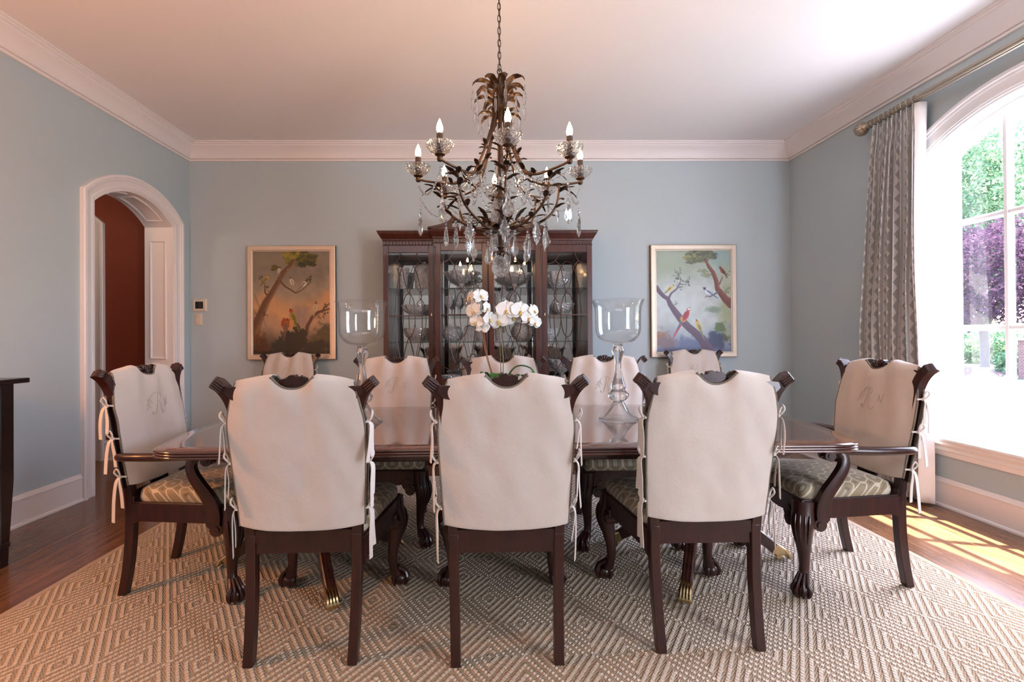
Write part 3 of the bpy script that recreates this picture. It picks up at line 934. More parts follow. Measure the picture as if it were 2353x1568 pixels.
# ------------------------------------------------------------------ rug
rug = thing('area_rug', 'sisal rug with raised concentric diamond weave under the dining table', 'rug')
RX0, RX1, RY0, RY1 = -2.115, 2.303, .35, 4.123
m = MB().bb(RX0 + .03, RX1 - .03, RY0 + .03, RY1 - .03, 0.001, RUGZ); obj('weave', m, M_rug, rug, smooth=0)
m = MB()
for a in ((RX0, RX0 + .032, RY0, RY1), (RX1 - .032, RX1, RY0, RY1), (RX0, RX1, RY0, RY0 + .032), (RX0, RX1, RY1 - .032, RY1)):
    m.bb(*a, 0.001, RUGZ + .001)
obj('binding', m, M_rugedge, rug, smooth=0)

# ------------------------------------------------------------------ table
TX, TY, TZ = .093, 2.545, .75
table = thing('dining_table', 'long polished mahogany double pedestal dining table with brass paw feet', 'table', (TX, TY, RUGZ))
TZL = TZ - RUGZ
def outline(off=0):
    """rounded rectangle with bowed ends, one quadrant mirrored"""
    L, W, bow, r = 1.455, .587, .105, .13
    def endx(y): return L + bow * (1 - (y / W) ** 2)
    y1 = W - r * .75; x1 = endx(y1)
    Q = [(endx(y1 * i / 8), y1 * i / 8) for i in range(9)]
    for i in range(1, 9):
        t = i / 9; q = V((x1, y1)) * (1 - t) ** 2 + V((endx(W) + .012, W)) * 2 * t * (1 - t) + V((L - r, W)) * t * t; Q.append((q.x, q.y))
    Q += [((L - r) * (1 - i / 6), W) for i in range(7)]
    Rv = Q[::-1]
    res = Q + [(-x, y) for x, y in Rv[1:]] + [(-x, -y) for x, y in Q[1:]] + [(x, -y) for x, y in Rv[1:-1]]
    if off:
        P = [V(p) for p in res]; o = []
        for i, p in enumerate(P):
            tdir = (P[(i + 1) % len(P)] - P[i - 1]).normalized(); nn = V((tdir.y, -tdir.x)); o.append(tuple(p - nn * off))
        res = o
    return res
def mahog_top(border):
    mt, nt, out = newmat('tabletop_border' if border else 'tabletop_field'); co = coords(nt); x, y, z = sep(nt, co)
    n1 = noise_tex(nt, co, 3, 6, .6, (1.2, 10, 10) if not border else (8, 8, 8)); 
    a, b = ((.038, .009, .006), (.10, .028, .017)) if not border else ((.10, .032, .015), (.20, .075, .034))
    col = mixc(nt, X(nt, n1).ss(.3, .7), a, b)
    seam = (x.abs() - .60).abs().lt(.0016)
    col = mixc(nt, seam, col, (.008, .002, .002))
    principled(nt, out, col, .13, 0, bump(nt, n1, .01, .001), coat=1.0, spec=.6); return mt
M_top, M_topb = mahog_top(False), mahog_top(True)
m = MB(); rings = []
prof = [(.085, TZL), (.0785, TZL), (.004, TZL), (0.0, TZL - .003)]
for k in range(3):
    zc = TZL - .003 - .011 * k
    for q in range(1, 6):
        a = PI * q / 6; prof.append((-.0055 * math.sin(a) + .0005, zc - .0055 + .0055 * math.cos(a)))
    prof.append((.001, zc - .011))
prof += [(.012, TZL - .037), (.05, TZL - .038)]
rings = [[(x, y, z) for x, y in outline(o)] for o, z in prof]
m.loft(rings, cap=False)
n = len(rings[0]); mi = []
for i in range(len(rings) - 1): mi += [1 if i in (1,) else (1 if i == 0 else 0)] * n
m.mi = mi[:len(m.f)]
base0 = 0
m.f.append(list(range(n))); m.mi.append(0)
m.f.append([(len(rings) - 1) * n + j for j in range(n)][::-1]); m.mi.append(0)
obj('tabletop', m, [M_top, M_topb], table, smooth=40)
m = MB()
m.loft([[(x, y, z) for x, y in rect_round(-1.27 - o, 1.27 + o, -.46, .46, .03, 3)] for z, o in ((TZL - .086, -.05), (TZL - .075, -.01), (TZL - .037, .02))])
obj('apron', m, M_mahog, table, bevel=.003)
for sx in (-1, 1):
    pc = V((sx * 1.008, -.018, 0))
    m = MB()
    prof = [(.0, .13), (.04, .135), (.052, .15), (.056, .17), (.056, .28), (.05, .30), (.06, .33), (.055, .35), (.05, .38), (.048, .42), (.055, .46), (.075, .50), (.082, .54), (.07, .58), (.055, .60), (.075, .62), (.10, .635), (.13, .645), (.13, .655), (0, .655)]
    m.lathe(prof, 28, Matrix.Translation(pc))
    m.bb(pc.x - .28, pc.x + .28, -.38, .36, .65, TZL - .075)
    ped = obj('pedestal', m, M_mahog, table, smooth=40)
    for k in range(3):
        a = math.radians(((180, 300, 28) if sx < 0 else (0, 152, 240))[k])
        d = V((math.cos(a), math.sin(a), 0))
        path = smooth_path([pc + d * .040 + V((0, 0, .225)), pc + d * .13 + V((0, 0, .235)), pc + d * .22 + V((0, 0, .200)), pc + d * .31 + V((0, 0, .135)), pc + d * .375 + V((0, 0, .085)), pc + d * .425 + V((0, 0, .050))], 5)
        ref = V((-d.y, d.x, 0)); n_ = len(path); secs = []
        for i in range(n_):
            t = i / (n_ - 1); h = .036 - .014 * t; w = .025 - .003 * t
            sc = []
            for q in range(9):      # reeded top: three ribs
                u = -1 + 2 * q / 8; sc.append((-(h + .004 * abs(math.cos(u * PI * 1.5))), u * w))
            sc += [(h, w), (h, -w)]
            secs.append(sc)
        m = MB(); m.sweep(path, secs, ref)
        leg = obj('leg', m, M_mahog, table, smooth=40)
        m = MB(); e = pc + d * .425 + V((0, 0, .050)); s_ = V((-d.y, d.x, 0))
        m.sweep([e - d * .028 + V((0, 0, .017)), e + V((0, 0, .002)), e + d * .022 + V((0, 0, -.012))], [[(-.026, -.024), (.026, -.024), (.026, .024), (-.026, .024)], [(-.025, -.025), (.024, -.025), (.024, .025), (-.025, .025)], [(-.020, -.024), (.018, -.024), (.018, .024), (-.020, .024)]], s_)
        for q in range(4):
            o = s_ * (-.0195 + .013 * q)
            m.tube(smooth_path([e + o - d * .02 + V((0, 0, .032)), e + o + d * .018 + V((0, 0, .014)), e + o + d * .042 + V((0, 0, -.006)), e + o * 1.1 + d * .054 + V((0, 0, -.026)), e + o * 1.1 + d * .050 + V((0, 0, -.040))], 3), [.007] * 4 + [.0085] * 4 + [.009] * 3 + [.006] * 2, 7)
        obj('brass_paw', m, M_brass, leg, smooth=50)
        m = MB(); c = e + d * .005 + V((0, 0, -.033)); m.tube([c - s_ * .010, c + s_ * .010], .0165, 14)
        obj('caster', m, M_brass, leg, smooth=40)

# ------------------------------------------------------------------ hurricane vases
def hurricane(x, y, label):
    t = thing('hurricane_vase', label, 'glass vase', (x, y, TZ + .0005), group='tall clear glass hurricanes on the table')
    m = MB()
    prof = [(0, .090), (.014, .086), (.026, .072), (.040, .052), (.056, .034), (.074, .0185), (.095, .0065), (.102, .001), (.106, .0015), (.107, .006), (.098, .012), (.078, .024), (.060, .044), (.044, .068), (.034, .085), (.028, .094), (.0265, .100), (.037, .105), (.049, .115), (.056, .128), (.054, .140), (.043, .150),
            (.037, .156), (.034, .162), (.041, .172), (.0385, .184), (.030, .205), (.022, .24), (.0175, .275), (.0165, .305), (.019, .325), (.026, .345), (.0325, .362), (.033, .372), (.027, .388), (.024, .398), (.027, .404), (.0, .406)]
    obj('stem', m.lathe(prof, 40), M_hglass, t, smooth=60)
    m = MB()
    out = [(0, .4065), (.028, .407), (.06, .412), (.085, .422), (.103, .438), (.115, .460), (.120, .49), (.1205, .54), (.1215, .58), (.125, .605), (.132, .625), (.1385, .638), (.1395, .643)]
    th = .0035
    inn = [(.1365, .6445), (.134, .641), (.1285, .628), (.1215, .608), (.118, .58), (.117, .54), (.1165, .49), (.1115, .463), (.0995, .442), (.082, .427), (.06, .418), (.028, .413), (0, .4125)]
    m.lathe(out + inn, 56)
    obj('bowl', m, M_hbowl, t, smooth=60)
    return t
hurricane(-.668, 2.585, 'tall glass hurricane vase in front of the warm brown bird painting')
hurricane(.705, 2.585, 'tall glass hurricane vase between the china cabinet and the pale blue painting')

# ------------------------------------------------------------------ orchid
orc = thing('potted_orchid', 'white moth orchid with two arching sprays in the middle of the table', 'orchid', (.055, 2.545, TZ))
m = MB(); m.lathe([(0, 0), (.062, 0), (.066, .01), (.085, .15), (.09, .155), (.09, .17), (.082, .17), (.078, .15), (0, .14)], 28); obj('pot', m, M_pot, orc, smooth=40)
m = MB(); m.lathe([(0, .139), (.079, .150), (.05, .165), (0, .17)], 20); obj('moss', m, M_mulch, orc)
def orch_pt(px, py, dy=0):
    s = 1107 / 2.545
    return V(((px - 1120.5) / s - .055 - (px - 1120) * 0.0, dy, 1.204 - (py - 770.5) / s - TZ))
def leaf_blade(pts, w, fold=.25):
    m = MB(); pts = smooth_path(pts, 5); n = len(pts); rings = []
    for i, p in enumerate(pts):
        t = i / (n - 1); ww = w * (.35 + .65 * math.sin(PI * min(1, .12 + t * .80))) * (1 if t < .85 else math.sqrt(max(0.02, (1 - t) / .15)))
        T = (pts[min(i + 1, n - 1)] - pts[max(i - 1, 0)]).normalized(); sd = T.cross(V((0, 0, 1)))
        sd = sd.normalized() if sd.length > .05 else V((0, 1, 0)); up = sd.cross(T)
        rings.append([p - sd * ww + up * ww * fold, p - sd * ww * .5 + up * ww * fold * .3, p, p + sd * ww * .5 + up * ww * fold * .3, p + sd * ww + up * ww * fold])
    m.loft(rings, ring_closed=False, cap=False); return m
for pts, w in (([(-.02, -.02, .16), (-.06, -.05, .235), (-.075, -.06, .265), (-.10, -.07, .225)], .030), ([(.0, -.03, .16), (.0, -.05, .23), (-.01, -.08, .262), (-.02, -.13, .22)], .034),
               ([(.03, .0, .16), (.065, .01, .25), (.11, .01, .292), (.175, .0, .278), (.185, -.005, .23)], .026), ([(.03, .04, .16), (.09, .07, .22), (.13, .09, .238), (.16, .11, .20)], .026), ([(.0, .03, .16), (-.05, .10, .24), (-.08, .16, .2)], .03)):
    obj('leaf', leaf_blade(pts, w), M_leafg, orc, smooth=60, solid=.002, subsurf=1)
def stalk(name, pts, r, mat): m = MB(); m.tube(smooth_path(pts, 6), r, 7); return obj(name, m, mat, orc, smooth=60)
B0 = V((.005, .0, .15)); B1 = V((.025, .01, .15))
stalk('flower_spike', [B0, orch_pt(1122, 830), orch_pt(1110, 770), orch_pt(1103, 720), orch_pt(1098, 695), orch_pt(1090, 684)], .0028, M_stake)
stalk('flower_spike', [B1, orch_pt(1157, 830), orch_pt(1153, 770), orch_pt(1155, 730, .02), orch_pt(1172, 702, .02), orch_pt(1200, 700, .02), orch_pt(1222, 715, .02), orch_pt(1238, 740, .02)], .0026, M_stemg)
stalk('stake', [V((.012, .012, .15)), orch_pt(1124, 830, .012), orch_pt(1108, 730, .012)], .0022, M_stake)
stalk('stake', [V((.02, .02, .15)), orch_pt(1151, 830, .014), orch_pt(1147, 740, .014)], .0022, M_stake)
def flower(c, face, s, roll=0, lean=0):
    f = V(face).normalized(); up = V((0, 0, 1)); xx = up.cross(f).normalized(); yy = f.cross(xx)
    Mr = Matrix((( xx.x, yy.x, f.x, c.x), (xx.y, yy.y, f.y, c.y), (xx.z, yy.z, f.z, c.z), (0, 0, 0, 1))) @ Matrix.Rotation(roll, 4, 'Z') @ Matrix.Scale(s, 4)
    m = MB()
    def petal(ang, L, W, cup, z0):
        rows, cols = 7, 6; vs = []; fs = []
        for i in range(rows + 1):
            t = i / rows; w = W * math.sin(PI * (t * .86 + .10)) ** .75
            for j in range(cols + 1):
                u = -1 + 2 * j / cols
                x = u * w; y = L * t * (1 - .10 * u * u * t); z = z0 + cup * (t ** 2) + .12 * L * u * u * (.3 + t * .4) + .012 * math.sin(u * 5 + t * 6 + ang)
                ca, sa = math.cos(ang), math.sin(ang)
                vs.append((x * ca - y * sa, x * sa + y * ca, z))
        for i in range(rows):
            for j in range(cols):
                a = i * (cols + 1) + j; fs.append((a, a + 1, a + cols + 2, a + cols + 1))
        m.add(vs, fs, 0, Mr)
    for a in (0, 2.2, -2.2): petal(a, .95, .36, -.10 + lean, -.06)
    for a in (1.30, -1.30): petal(a, 1.0, .62, -.05 + lean, .02)
    o = obj('flower', m, M_petal, orc, smooth=80, solid=.0008, flip=False)
    m = MB(); m.ball((0, -.06, .12), (.09, .10, .16), 8, 6, Mr); m.tube([Mr @ V((0, -.1, .1)), Mr @ V((0, -.26, .26)), Mr @ V((-.10, -.42, .22)), Mr @ V((-.16, -.40, .12))], [.06 * s, .09 * s, .03 * s, .01 * s], 6)
    m.tube([Mr @ V((0, -.26, .26)), Mr @ V((.10, -.42, .22)), Mr @ V((.16, -.40, .12))], [.05 * s, .03 * s, .01 * s], 6)
    obj('flower_lip', m, M_lip, o, smooth=60)
    m = MB(); m.tube([c - f * s * .05, c - f * s * .9 + V((0, 0, -.005))], .0016, 5); obj('flower_stalk', m, M_stemg, o)
for px, py, dy, face, s, roll in (
        (1165, 712, -.03, (.05, -1, .15), .062, .0), (1147, 736, -.02, (-.15, -1, -.1), .056, .25), (1197, 714, -.025, (.25, -1, .1), .060, -.15), (1215, 729, -.02, (.35, -1, -.1), .046, .1),
        (1228, 713, .0, (.7, -.7, .2), .042, .3), (1231, 740, -.01, (.5, -1, -.3), .042, -.3), (1180, 728, .01, (.1, -.9, -.2), .05, .5),
        (1083, 682, -.01, (-.9, -.45, .1), .044, .0), (1106, 679, -.02, (.35, -.9, .4), .050, .2), (1089, 712, -.02, (-.55, -.8, .0), .052, .3), (1120, 707, -.02, (.9, -.5, .0), .044, -.2),
        (1125, 731, -.025, (.75, -.7, -.1), .048, .2), (1096, 738, -.02, (-.4, -.9, .1), .046, -.4), (1110, 750, -.01, (.3, .8, -.2), .044, .2)):
    flower(orch_pt(px, py, dy), face, s, roll)

# ------------------------------------------------------------------ sideboard
sb = thing('sideboard', 'dark espresso sideboard on tall tapered legs against the left wall', 'sideboard', (-2.76, 2.0, 0))
def W2(x, y, z): return (x + 2.76, y - 2.0, z)
m = MB(); m.bb(-2.5 + 2.76, -3.02 + 2.76, 2.68 - 2, 1.15 - 2, .968, .995); obj('top', m, M_darkwood, sb, bevel=.004)
m = MB(); m.bb(-.24, .205, -.80, .615, .445, .968); obj('body', m, M_darkwood, sb, bevel=.003)
for x in (.185, -.22):
    for y in (.595, -.78):
        m = MB(); m.loft([[(x + a * h, y + b * h, z) for a, b in ((-1, -1), (1, -1), (1, 1), (-1, 1))] for z, h in ((0, .020), (.10, .022), (.101, .0255), (.125, .0255), (.126, .023), (.45, .035), (.968, .035))]); obj('leg', m, M_darkwood, sb, bevel=.002)
for y0, y1 in ((.12, .555), (-.34, .09), (-.745, -.37)):
    m = MB(); m.bb(.20, .216, y0, y1, .83, .945); m.bb(.20, .222, y0 + .02, y1 - .02, .85, .925); d = obj('drawer', m, M_darkwood, sb, bevel=.002)
    m = MB(); m.tube([(.222, (y0 + y1) / 2, .885), (.236, (y0 + y1) / 2, .885), (.246, (y0 + y1) / 2, .885)], [.006, .008, .013], 12); obj('knob', m, M_brass, d)
    m = MB(); m.bb(.20, .214, y0, y1, .47, .81)
    for a in ((y0, y0 + .05, .47, .81), (y1 - .05, y1, .47, .81), (y0 + .05, y1 - .05, .47, .52), (y0 + .05, y1 - .05, .76, .81)): m.bb(.20, .222, *a)
    obj('door', m, M_darkwood, sb, bevel=.002)

# ------------------------------------------------------------------ thermostat and switch
th = thing('thermostat', 'square ivory thermostat with black screen high on the back wall', 'thermostat', (-2.918, YB, 1.538))
m = MB(); m.loft([[(x, -d, z) for x, z in rect_round(-h, h, -h * .93, h * .93, .006, 3)] for d, h in ((0, .068), (.014, .067), (.020, .061))]); obj('housing', m, M_ivory, th)
m = MB(); m.bb(-.040, .038, -.0215, -.015, -.036, .036); obj('screen', m, M_black, th)
sw = thing('light_switch', 'white rocker light switch plate just below the thermostat', 'light switch', (-2.936, YB, 1.394))
m = MB(); m.loft([[(x, -d, z) for x, z in rect_round(-.036 + e, .036 - e, -.06 + e, .06 - e, .005, 3)] for d, e in ((0, 0), (.005, 0), (.008, .004))]); obj('plate', m, M_ivory, sw)
m = MB(); m.add([(-.017, -.008, -.034), (.017, -.008, -.034), (.017, -.013, -.034), (-.017, -.013, -.034), (-.017, -.008, .034), (.017, -.008, .034), (.017, -.0085, .034), (-.017, -.0085, .034)], [(0, 1, 2, 3), (4, 5, 6, 7), (0, 1, 5, 4), (3, 2, 6, 7), (0, 3, 7, 4), (1, 2, 6, 5)]); obj('rocker', m, M_ivory, sw, smooth=0)

# ------------------------------------------------------------------ paintings (bird scenes painted on a fine grid)
def srgb(c): return np.where(np.array(c) <= .04045, np.array(c) / 12.92, ((np.array(c) + .055) / 1.055) ** 2.4)
class Canvas:
    def __init__(s, w, h, seed):
        s.w, s.h = w, h; s.rng = np.random.RandomState(seed)
        s.img = np.zeros((h, w, 3)); yy, xx = np.mgrid[0:h, 0:w]; s.x = xx / w; s.y = yy / h * (h / w)
        s.asp = h / w
    def c(s, h): return np.array([int(h[i:i + 2], 16) / 255 for i in (0, 2, 4)])
    def nz(s, n, seed=0):
        r = np.random.RandomState(seed); g = r.rand(int(n * s.asp) + 3, n + 3)
        fx = s.x * n; fy = s.y * n; ix = fx.astype(int); iy = fy.astype(int); tx = fx - ix; ty = fy - iy
        tx = tx * tx * (3 - 2 * tx); ty = ty * ty * (3 - 2 * ty)
        return (g[iy, ix] * (1 - tx) + g[iy, ix + 1] * tx) * (1 - ty) + (g[iy + 1, ix] * (1 - tx) + g[iy + 1, ix + 1] * tx) * ty
    def blend(s, mask, col):
        s.img = s.img * (1 - mask[..., None]) + (col if isinstance(col, np.ndarray) and col.ndim == 3 else s.c(col)) * mask[..., None]
    def bg(s, stops):
        ys = [a for a, _ in stops]; v = s.y / s.asp + (s.nz(5, 3) - .5) * .22
        for k in range(3): s.img[..., k] = np.interp(v, ys, [s.c(b)[k] for _, b in stops])
        s.img *= (1 + (s.nz(14, 9) - .5) * .10)[..., None]
    def stroke(s, pts, w, col, soft=.004, col2=None):
        P = np.array(pts, float); P[:, 1] *= s.asp
        best = np.full(s.x.shape, 9.0); side = np.zeros(s.x.shape)
        n = len(P) - 1; ws = w if isinstance(w, (list, tuple)) else [w] * len(P)
        for i in range(n):
            a, b = P[i], P[i + 1]; d = b - a; L = (d ** 2).sum()
            t = np.clip(((s.x - a[0]) * d[0] + (s.y - a[1]) * d[1]) / L, 0, 1)
            dx, dy = s.x - a[0] - t * d[0], s.y - a[1] - t * d[1]
            ww = ws[i] + (ws[i + 1] - ws[i]) * t
            q = np.hypot(dx, dy) - ww
            upd = q < best; best = np.where(upd, q, best); side = np.where(upd, dx / np.maximum(ww, 1e-4), side)
        mask = np.clip(.5 - best / soft, 0, 1)
        s.blend(mask, col)
        if col2: s.blend(mask * np.clip(side * .8 + .1, 0, 1), col2)
    def blob(s, cx, cy, rx, ry, col, rough=.5, n=18, seed=1, ang=0, soft=.25):
        cy = cy * s.asp; ry = ry * s.asp
        dx, dy = s.x - cx, s.y - cy; ca, sa = math.cos(ang), math.sin(ang)
        u, v = (dx * ca + dy * sa) / rx, (-dx * sa + dy * ca) / ry
        d = np.hypot(u, v) + (s.nz(n, seed) - .5) * rough + (s.nz(n * 3, seed + 5) - .5) * rough * .6
        s.blend(np.clip((1 - d) / soft, 0, 1), col)
    def foliage(s, cx, cy, rx, ry, cols, seed, k=60, r=.035):
        rg = np.random.RandomState(seed)
        for _ in range(k):
            a = rg.rand() * 6.28; q = rg.rand() ** .5
            x, y = cx + rx * q * math.cos(a), cy + ry * q * math.sin(a)
            s.blob(x, y, r * (.6 + rg.rand() * .8), r * (.35 + rg.rand() * .4) / s.asp, cols[rg.randint(len(cols))], .9, 30, rg.randint(999), soft=.4)
    def bird(s, x, y, L, ang, body, wing, head=None, tail=1.0, belly=None):
        """ang: direction of the body axis from tail to head, degrees, y down"""
        a = math.radians(ang); dx, dy = math.cos(a), math.sin(a) / s.asp
        s.stroke([(x - dx * L * .35, y - dy * L * .35), (x - dx * L * (.6 + tail), y - dy * L * (.6 + tail))], [L * .16, L * .05], wing)
        s.blob(x, y, L * .55, L * .30 / s.asp, body, .1, 10, 3, a, .12)
        if belly: s.blob(x + dx * L * .1, y + .10 * L, L * .36, L * .20 / s.asp, belly, .1, 10, 3, a, .2)
        s.blob(x - dx * L * .12, y - dy * L * .12 - .03 * L, L * .42, L * .16 / s.asp, wing, .2, 14, 4, a, .2)
        s.blob(x + dx * L * .55, y + dy * L * .55 - .05 * L, L * .21, L * .21 / s.asp, head or body, .05, 10, 3, 0, .15)
        s.stroke([(x + dx * L * .70, y + dy * L * .70 - .05 * L), (x + dx * L * .88, y + dy * L * .88 - .03 * L)], [L * .06, L * .015], '2a2018')
        s.stroke([(x + dx * L * .60, y + dy * L * .60 - .08 * L), (x + dx * L * .605, y + dy * L * .605 - .08 * L)], L * .03, '14100c')
    def twig(s, x, y, seed, col='3a3424', n=9, r=.05):
        rg = np.random.RandomState(seed)
        for _ in range(n):
            a, b = x + (rg.rand() - .5) * 2 * r, y + (rg.rand() - .5) * 2 * r
            s.stroke([(x, y), (a, b)], .0015, col); s.blob(a, b, .012, .006, col, .3, 20, rg.randint(99), rg.rand() * 3, .4)
def paint_warm():
    c = Canvas(150, 203, 1)
    c.bg([(0, '7a705c'), (.18, '807462'), (.38, '93806a'), (.50, 'b5875c'), (.60, 'c08d5e'), (.72, 'a88265'), (.82, '6b5442'), (1, '2c2018')])
    c.blob(.70, .22, .32, .16, '6e6656', .8, 8, 5, soft=.9); c.blob(.62, .63, .13, .14, '8d7468', .6, 8, 6, soft=.6)
    c.blob(.92, .82, .18, .14, '4c4024', .8, 14, 7, soft=.5); c.blob(.02, .78, .10, .20, '6a3a18', .8, 14, 8, soft=.5); c.blob(.12, .94, .18, .10, '4c2a12', .8, 14, 9, soft=.5)
    c.stroke([(.02, .42), (.10, .58), (.20, .80)], [.012, .008, .004], '85745f', .02)
    c.foliage(.62, .07, .20, .075, ['3a3a12', '2e300f', '55501a', '74691f', '464413'], 11, 70, .045); c.foliage(.50, .035, .10, .03, ['8a7a22', '6e6420'], 12, 16, .04)
    c.foliage(.70, .12, .10, .03, ['2a2c10', '3a3a12'], 13, 20, .035)
    c.stroke([(.0, .76), (.06, .68), (.16, .50), (.26, .38), (.34, .28), (.40, .20), (.48, .14), (.53, .09)], [.065, .058, .046, .036, .034, .030, .026, .022], '5d3a22', .008, '8e6a48')
    c.stroke([(.44, .18), (.52, .155), (.58, .12)], [.012, .009, .006], '7d6248'); c.stroke([(.34, .28), (.36, .21), (.335, .19)], [.01, .008, .005], '6a4d34')
    c.stroke([(.35, .29), (.42, .345), (.48, .37), (.55, .405), (.62, .38), (.68, .345), (.74, .30)], [.012, .011, .010, .009, .007, .005, .003], '5a3c22')
    c.stroke([(.20, .44), (.155, .40), (.15, .34), (.155, .30)], [.012, .010, .007, .004], '5a3c22')
    c.twig(.74, .28, 3, '33301a', 12, .05); c.twig(.16, .34, 4, '33301a', 6, .04); c.twig(.15, .60, 5, '3a2c16', 6, .03)
    c.foliage(.27, .16, .035, .025, ['5c4a18', '3d3614'], 15, 12, .03); c.twig(.09, .26, 6, '33301a', 5, .03)
    c.stroke([(.62, .86), (.68, .80), (.70, .72), (.76, .64), (.84, .59), (.93, .57), (1.0, .555)], [.030, .026, .022, .02, .018, .012, .008], '4d2a18', .008, '6b4028')
    c.stroke([(.88, .585), (.94, .53), (1.0, .50)], [.012, .01, .007], '553220'); c.twig(.93, .61, 7, '33281a', 8, .04); c.twig(.84, .62, 8, '33281a', 5, .03); c.twig(.94, .54, 9, '33281a', 5, .03)
    c.blob(.50, .90, .20, .14, '1d1a12', .7, 14, 10, soft=.3); c.blob(.60, .82, .09, .10, '231a10', .8, 16, 11, soft=.25); c.blob(.82, .93, .2, .08, '201a10', .7, 14, 12, soft=.4); c.blob(.36, .92, .12, .08, '26241a', .7, 14, 13, soft=.4)
    c.blob(.5, 1.0, .6, .06, '17110b', .6, 10, 14, soft=.5)
    c.bird(.335, .185, .062, -70, 'cdbfa8', '8d8676', '3a3630', .5); c.bird(.165, .27, .075, -50, 'a8822a', '5b4c28', 'b08a28', .9)
    c.bird(.50, .295, .085, -115, 'cbbda4', '8c8272', '6f6656', 1.0); c.bird(.655, .315, .085, -45, 'cbbda4', '6f6656', '4a4236', 1.0, 'd8ccb4')
    c.bird(.80, .545, .095, -80, 'b9a284', 'a08a6e', '7a6248', .7)
    c.blob(.49, .66, .045, .075, 'b87a34', .5, 14, 20, .2, .3); c.blob(.49, .71, .035, .07, 'c08040', .5, 14, 21, 0, .3)
    c.bird(.515, .635, .135, -112, '8a7a1c', '62591a', 'a03c14', .9, 'a08a24'); c.blob(.42, .70, .055, .05, '8c3614', .7, 16, 22, 0, .3); c.bird(.42, .73, .115, -80, '7a5230', '6a4a34', 'a4461a', .9)
    return c
def paint_cool():
    c = Canvas(150, 203, 2)
    c.bg([(0, '8f9c8c'), (.15, '9daba0'), (.35, 'b4c1bf'), (.55, 'bccacb'), (.70, 'b6c3c4'), (.82, '8a99a8'), (1, '5d6a88')])
    c.blob(.95, .55, .16, .5, '98a283', .6, 8, 5, soft=.9); c.blob(.2, .15, .3, .15, '94a590', .6, 8, 6, soft=.9); c.blob(.85, .08, .2, .15, '86a09c', .6, 8, 7, soft=.9)
    c.blob(.76, .585, .12, .05, '7d9284', .8, 14, 8, soft=.7); c.blob(.85, .74, .09, .07, '5c6f4c', .8, 16, 9, soft=.5); c.blob(.93, .86, .10, .06, '5d6846', .8, 16, 10, soft=.5)
    c.blob(.06, .84, .13, .10, '8d6a58', .7, 16, 11, soft=.5); c.blob(.12, .93, .2, .10, '77666e', .7, 14, 12, soft=.5)
    c.blob(.44, .93, .22, .10, '5f6c8b', .7, 12, 13, soft=.45); c.blob(.80, .91, .18, .11, '404a66', .7, 12, 14, soft=.4); c.blob(.5, 1.0, .7, .06, '586280', .5, 10, 15, soft=.6)
    c.foliage(.60, .055, .20, .055, ['63694f', '575e4c', '8a8a58', '6d7358', '4d5550'], 21, 70, .042); c.foliage(.48, .10, .10, .025, ['59604c', '6f7456'], 22, 20, .035)
    c.foliage(.62, .21, .06, .02, ['7d8a6c', '8b957c'], 23, 10, .03); c.foliage(.68, .245, .06, .012, ['8b957c', '7d8a6c'], 24, 8, .03)
    c.stroke([(.655, .085), (.70, .16), (.76, .22), (.80, .30), (.815, .38), (.85, .41), (.92, .48), (1.0, .53)], [.012, .022, .027, .031, .033, .040, .048, .060], '6b4238', .006, '94655a')
    c.stroke([(.68, .125), (.64, .12), (.60, .115)], [.006, .004, .002], '7a5a4a'); c.stroke([(.825, .405), (.78, .43), (.72, .455), (.66, .45), (.65, .47)], [.014, .010, .008, .006, .004], '6a5a66')
    c.stroke([(.845, .33), (.87, .285), (.885, .26)], [.01, .007, .005], '6b4238'); c.twig(.945, .24, 25, '47503c', 7, .035); c.twig(.93, .40, 26, '4b5240', 7, .04)
    c.stroke([(0, .36), (.05, .41), (.10, .45), (.155, .475), (.185, .53), (.25, .60), (.33, .68), (.42, .75), (.50, .80), (.60, .87), (.70, 1.0)], [.030, .028, .026, .026, .032, .040, .046, .048, .050, .058, .075], '57495c', .006, '6a5c74')
    c.stroke([(.16, .475), (.20, .42), (.27, .38), (.31, .33), (.33, .29)], [.016, .012, .010, .007, .003], '5b4e5c'); c.stroke([(.30, .325), (.35, .335), (.39, .335)], [.008, .006, .003], '5b4e5c')
    c.twig(.30, .24, 27, '4e5a4e', 16, .07); c.twig(.40, .30, 28, '4e5a4e', 12, .05); c.twig(.31, .37, 29, '4e5a4e', 6, .03); c.twig(.25, .53, 30, '5a6458', 4, .03)
    c.bird(.185, .375, .085, -40, 'c3b160', '7d7648', 'cbb864', .75, 'd0c074'); c.bird(.285, .31, .065, -75, 'd4d8d2', '8a98a0', '4e545e', .4)
    c.bird(.885, .205, .085, -128, '7a4326', '5e3420', '6b3c26', .7); c.bird(.69, .405, .10, -145, 'd3dbe4', '6b7a9c', '4a4e5c', 1.0, 'e0e6ea')
    c.stroke([(.33, .71), (.27, .79), (.21, .87)], [.022, .014, .005], 'a03a48'); c.stroke([(.33, .70), (.28, .765)], [.014, .008], '51708c'); c.blob(.355, .675, .045, .03, 'c09048', .5, 16, 31, .5, .3)
    c.bird(.395, .635, .135, -62, '9c3440', '86303e', '8e3a44', .0, 'a63c46'); c.blob(.435, .575, .022, .014, 'ded6d2', .2, 14, 32)
    c.bird(.565, .75, .12, -112, 'bfa860', '76826a', 'c5a24a', .9, 'c8b26a')
    return c
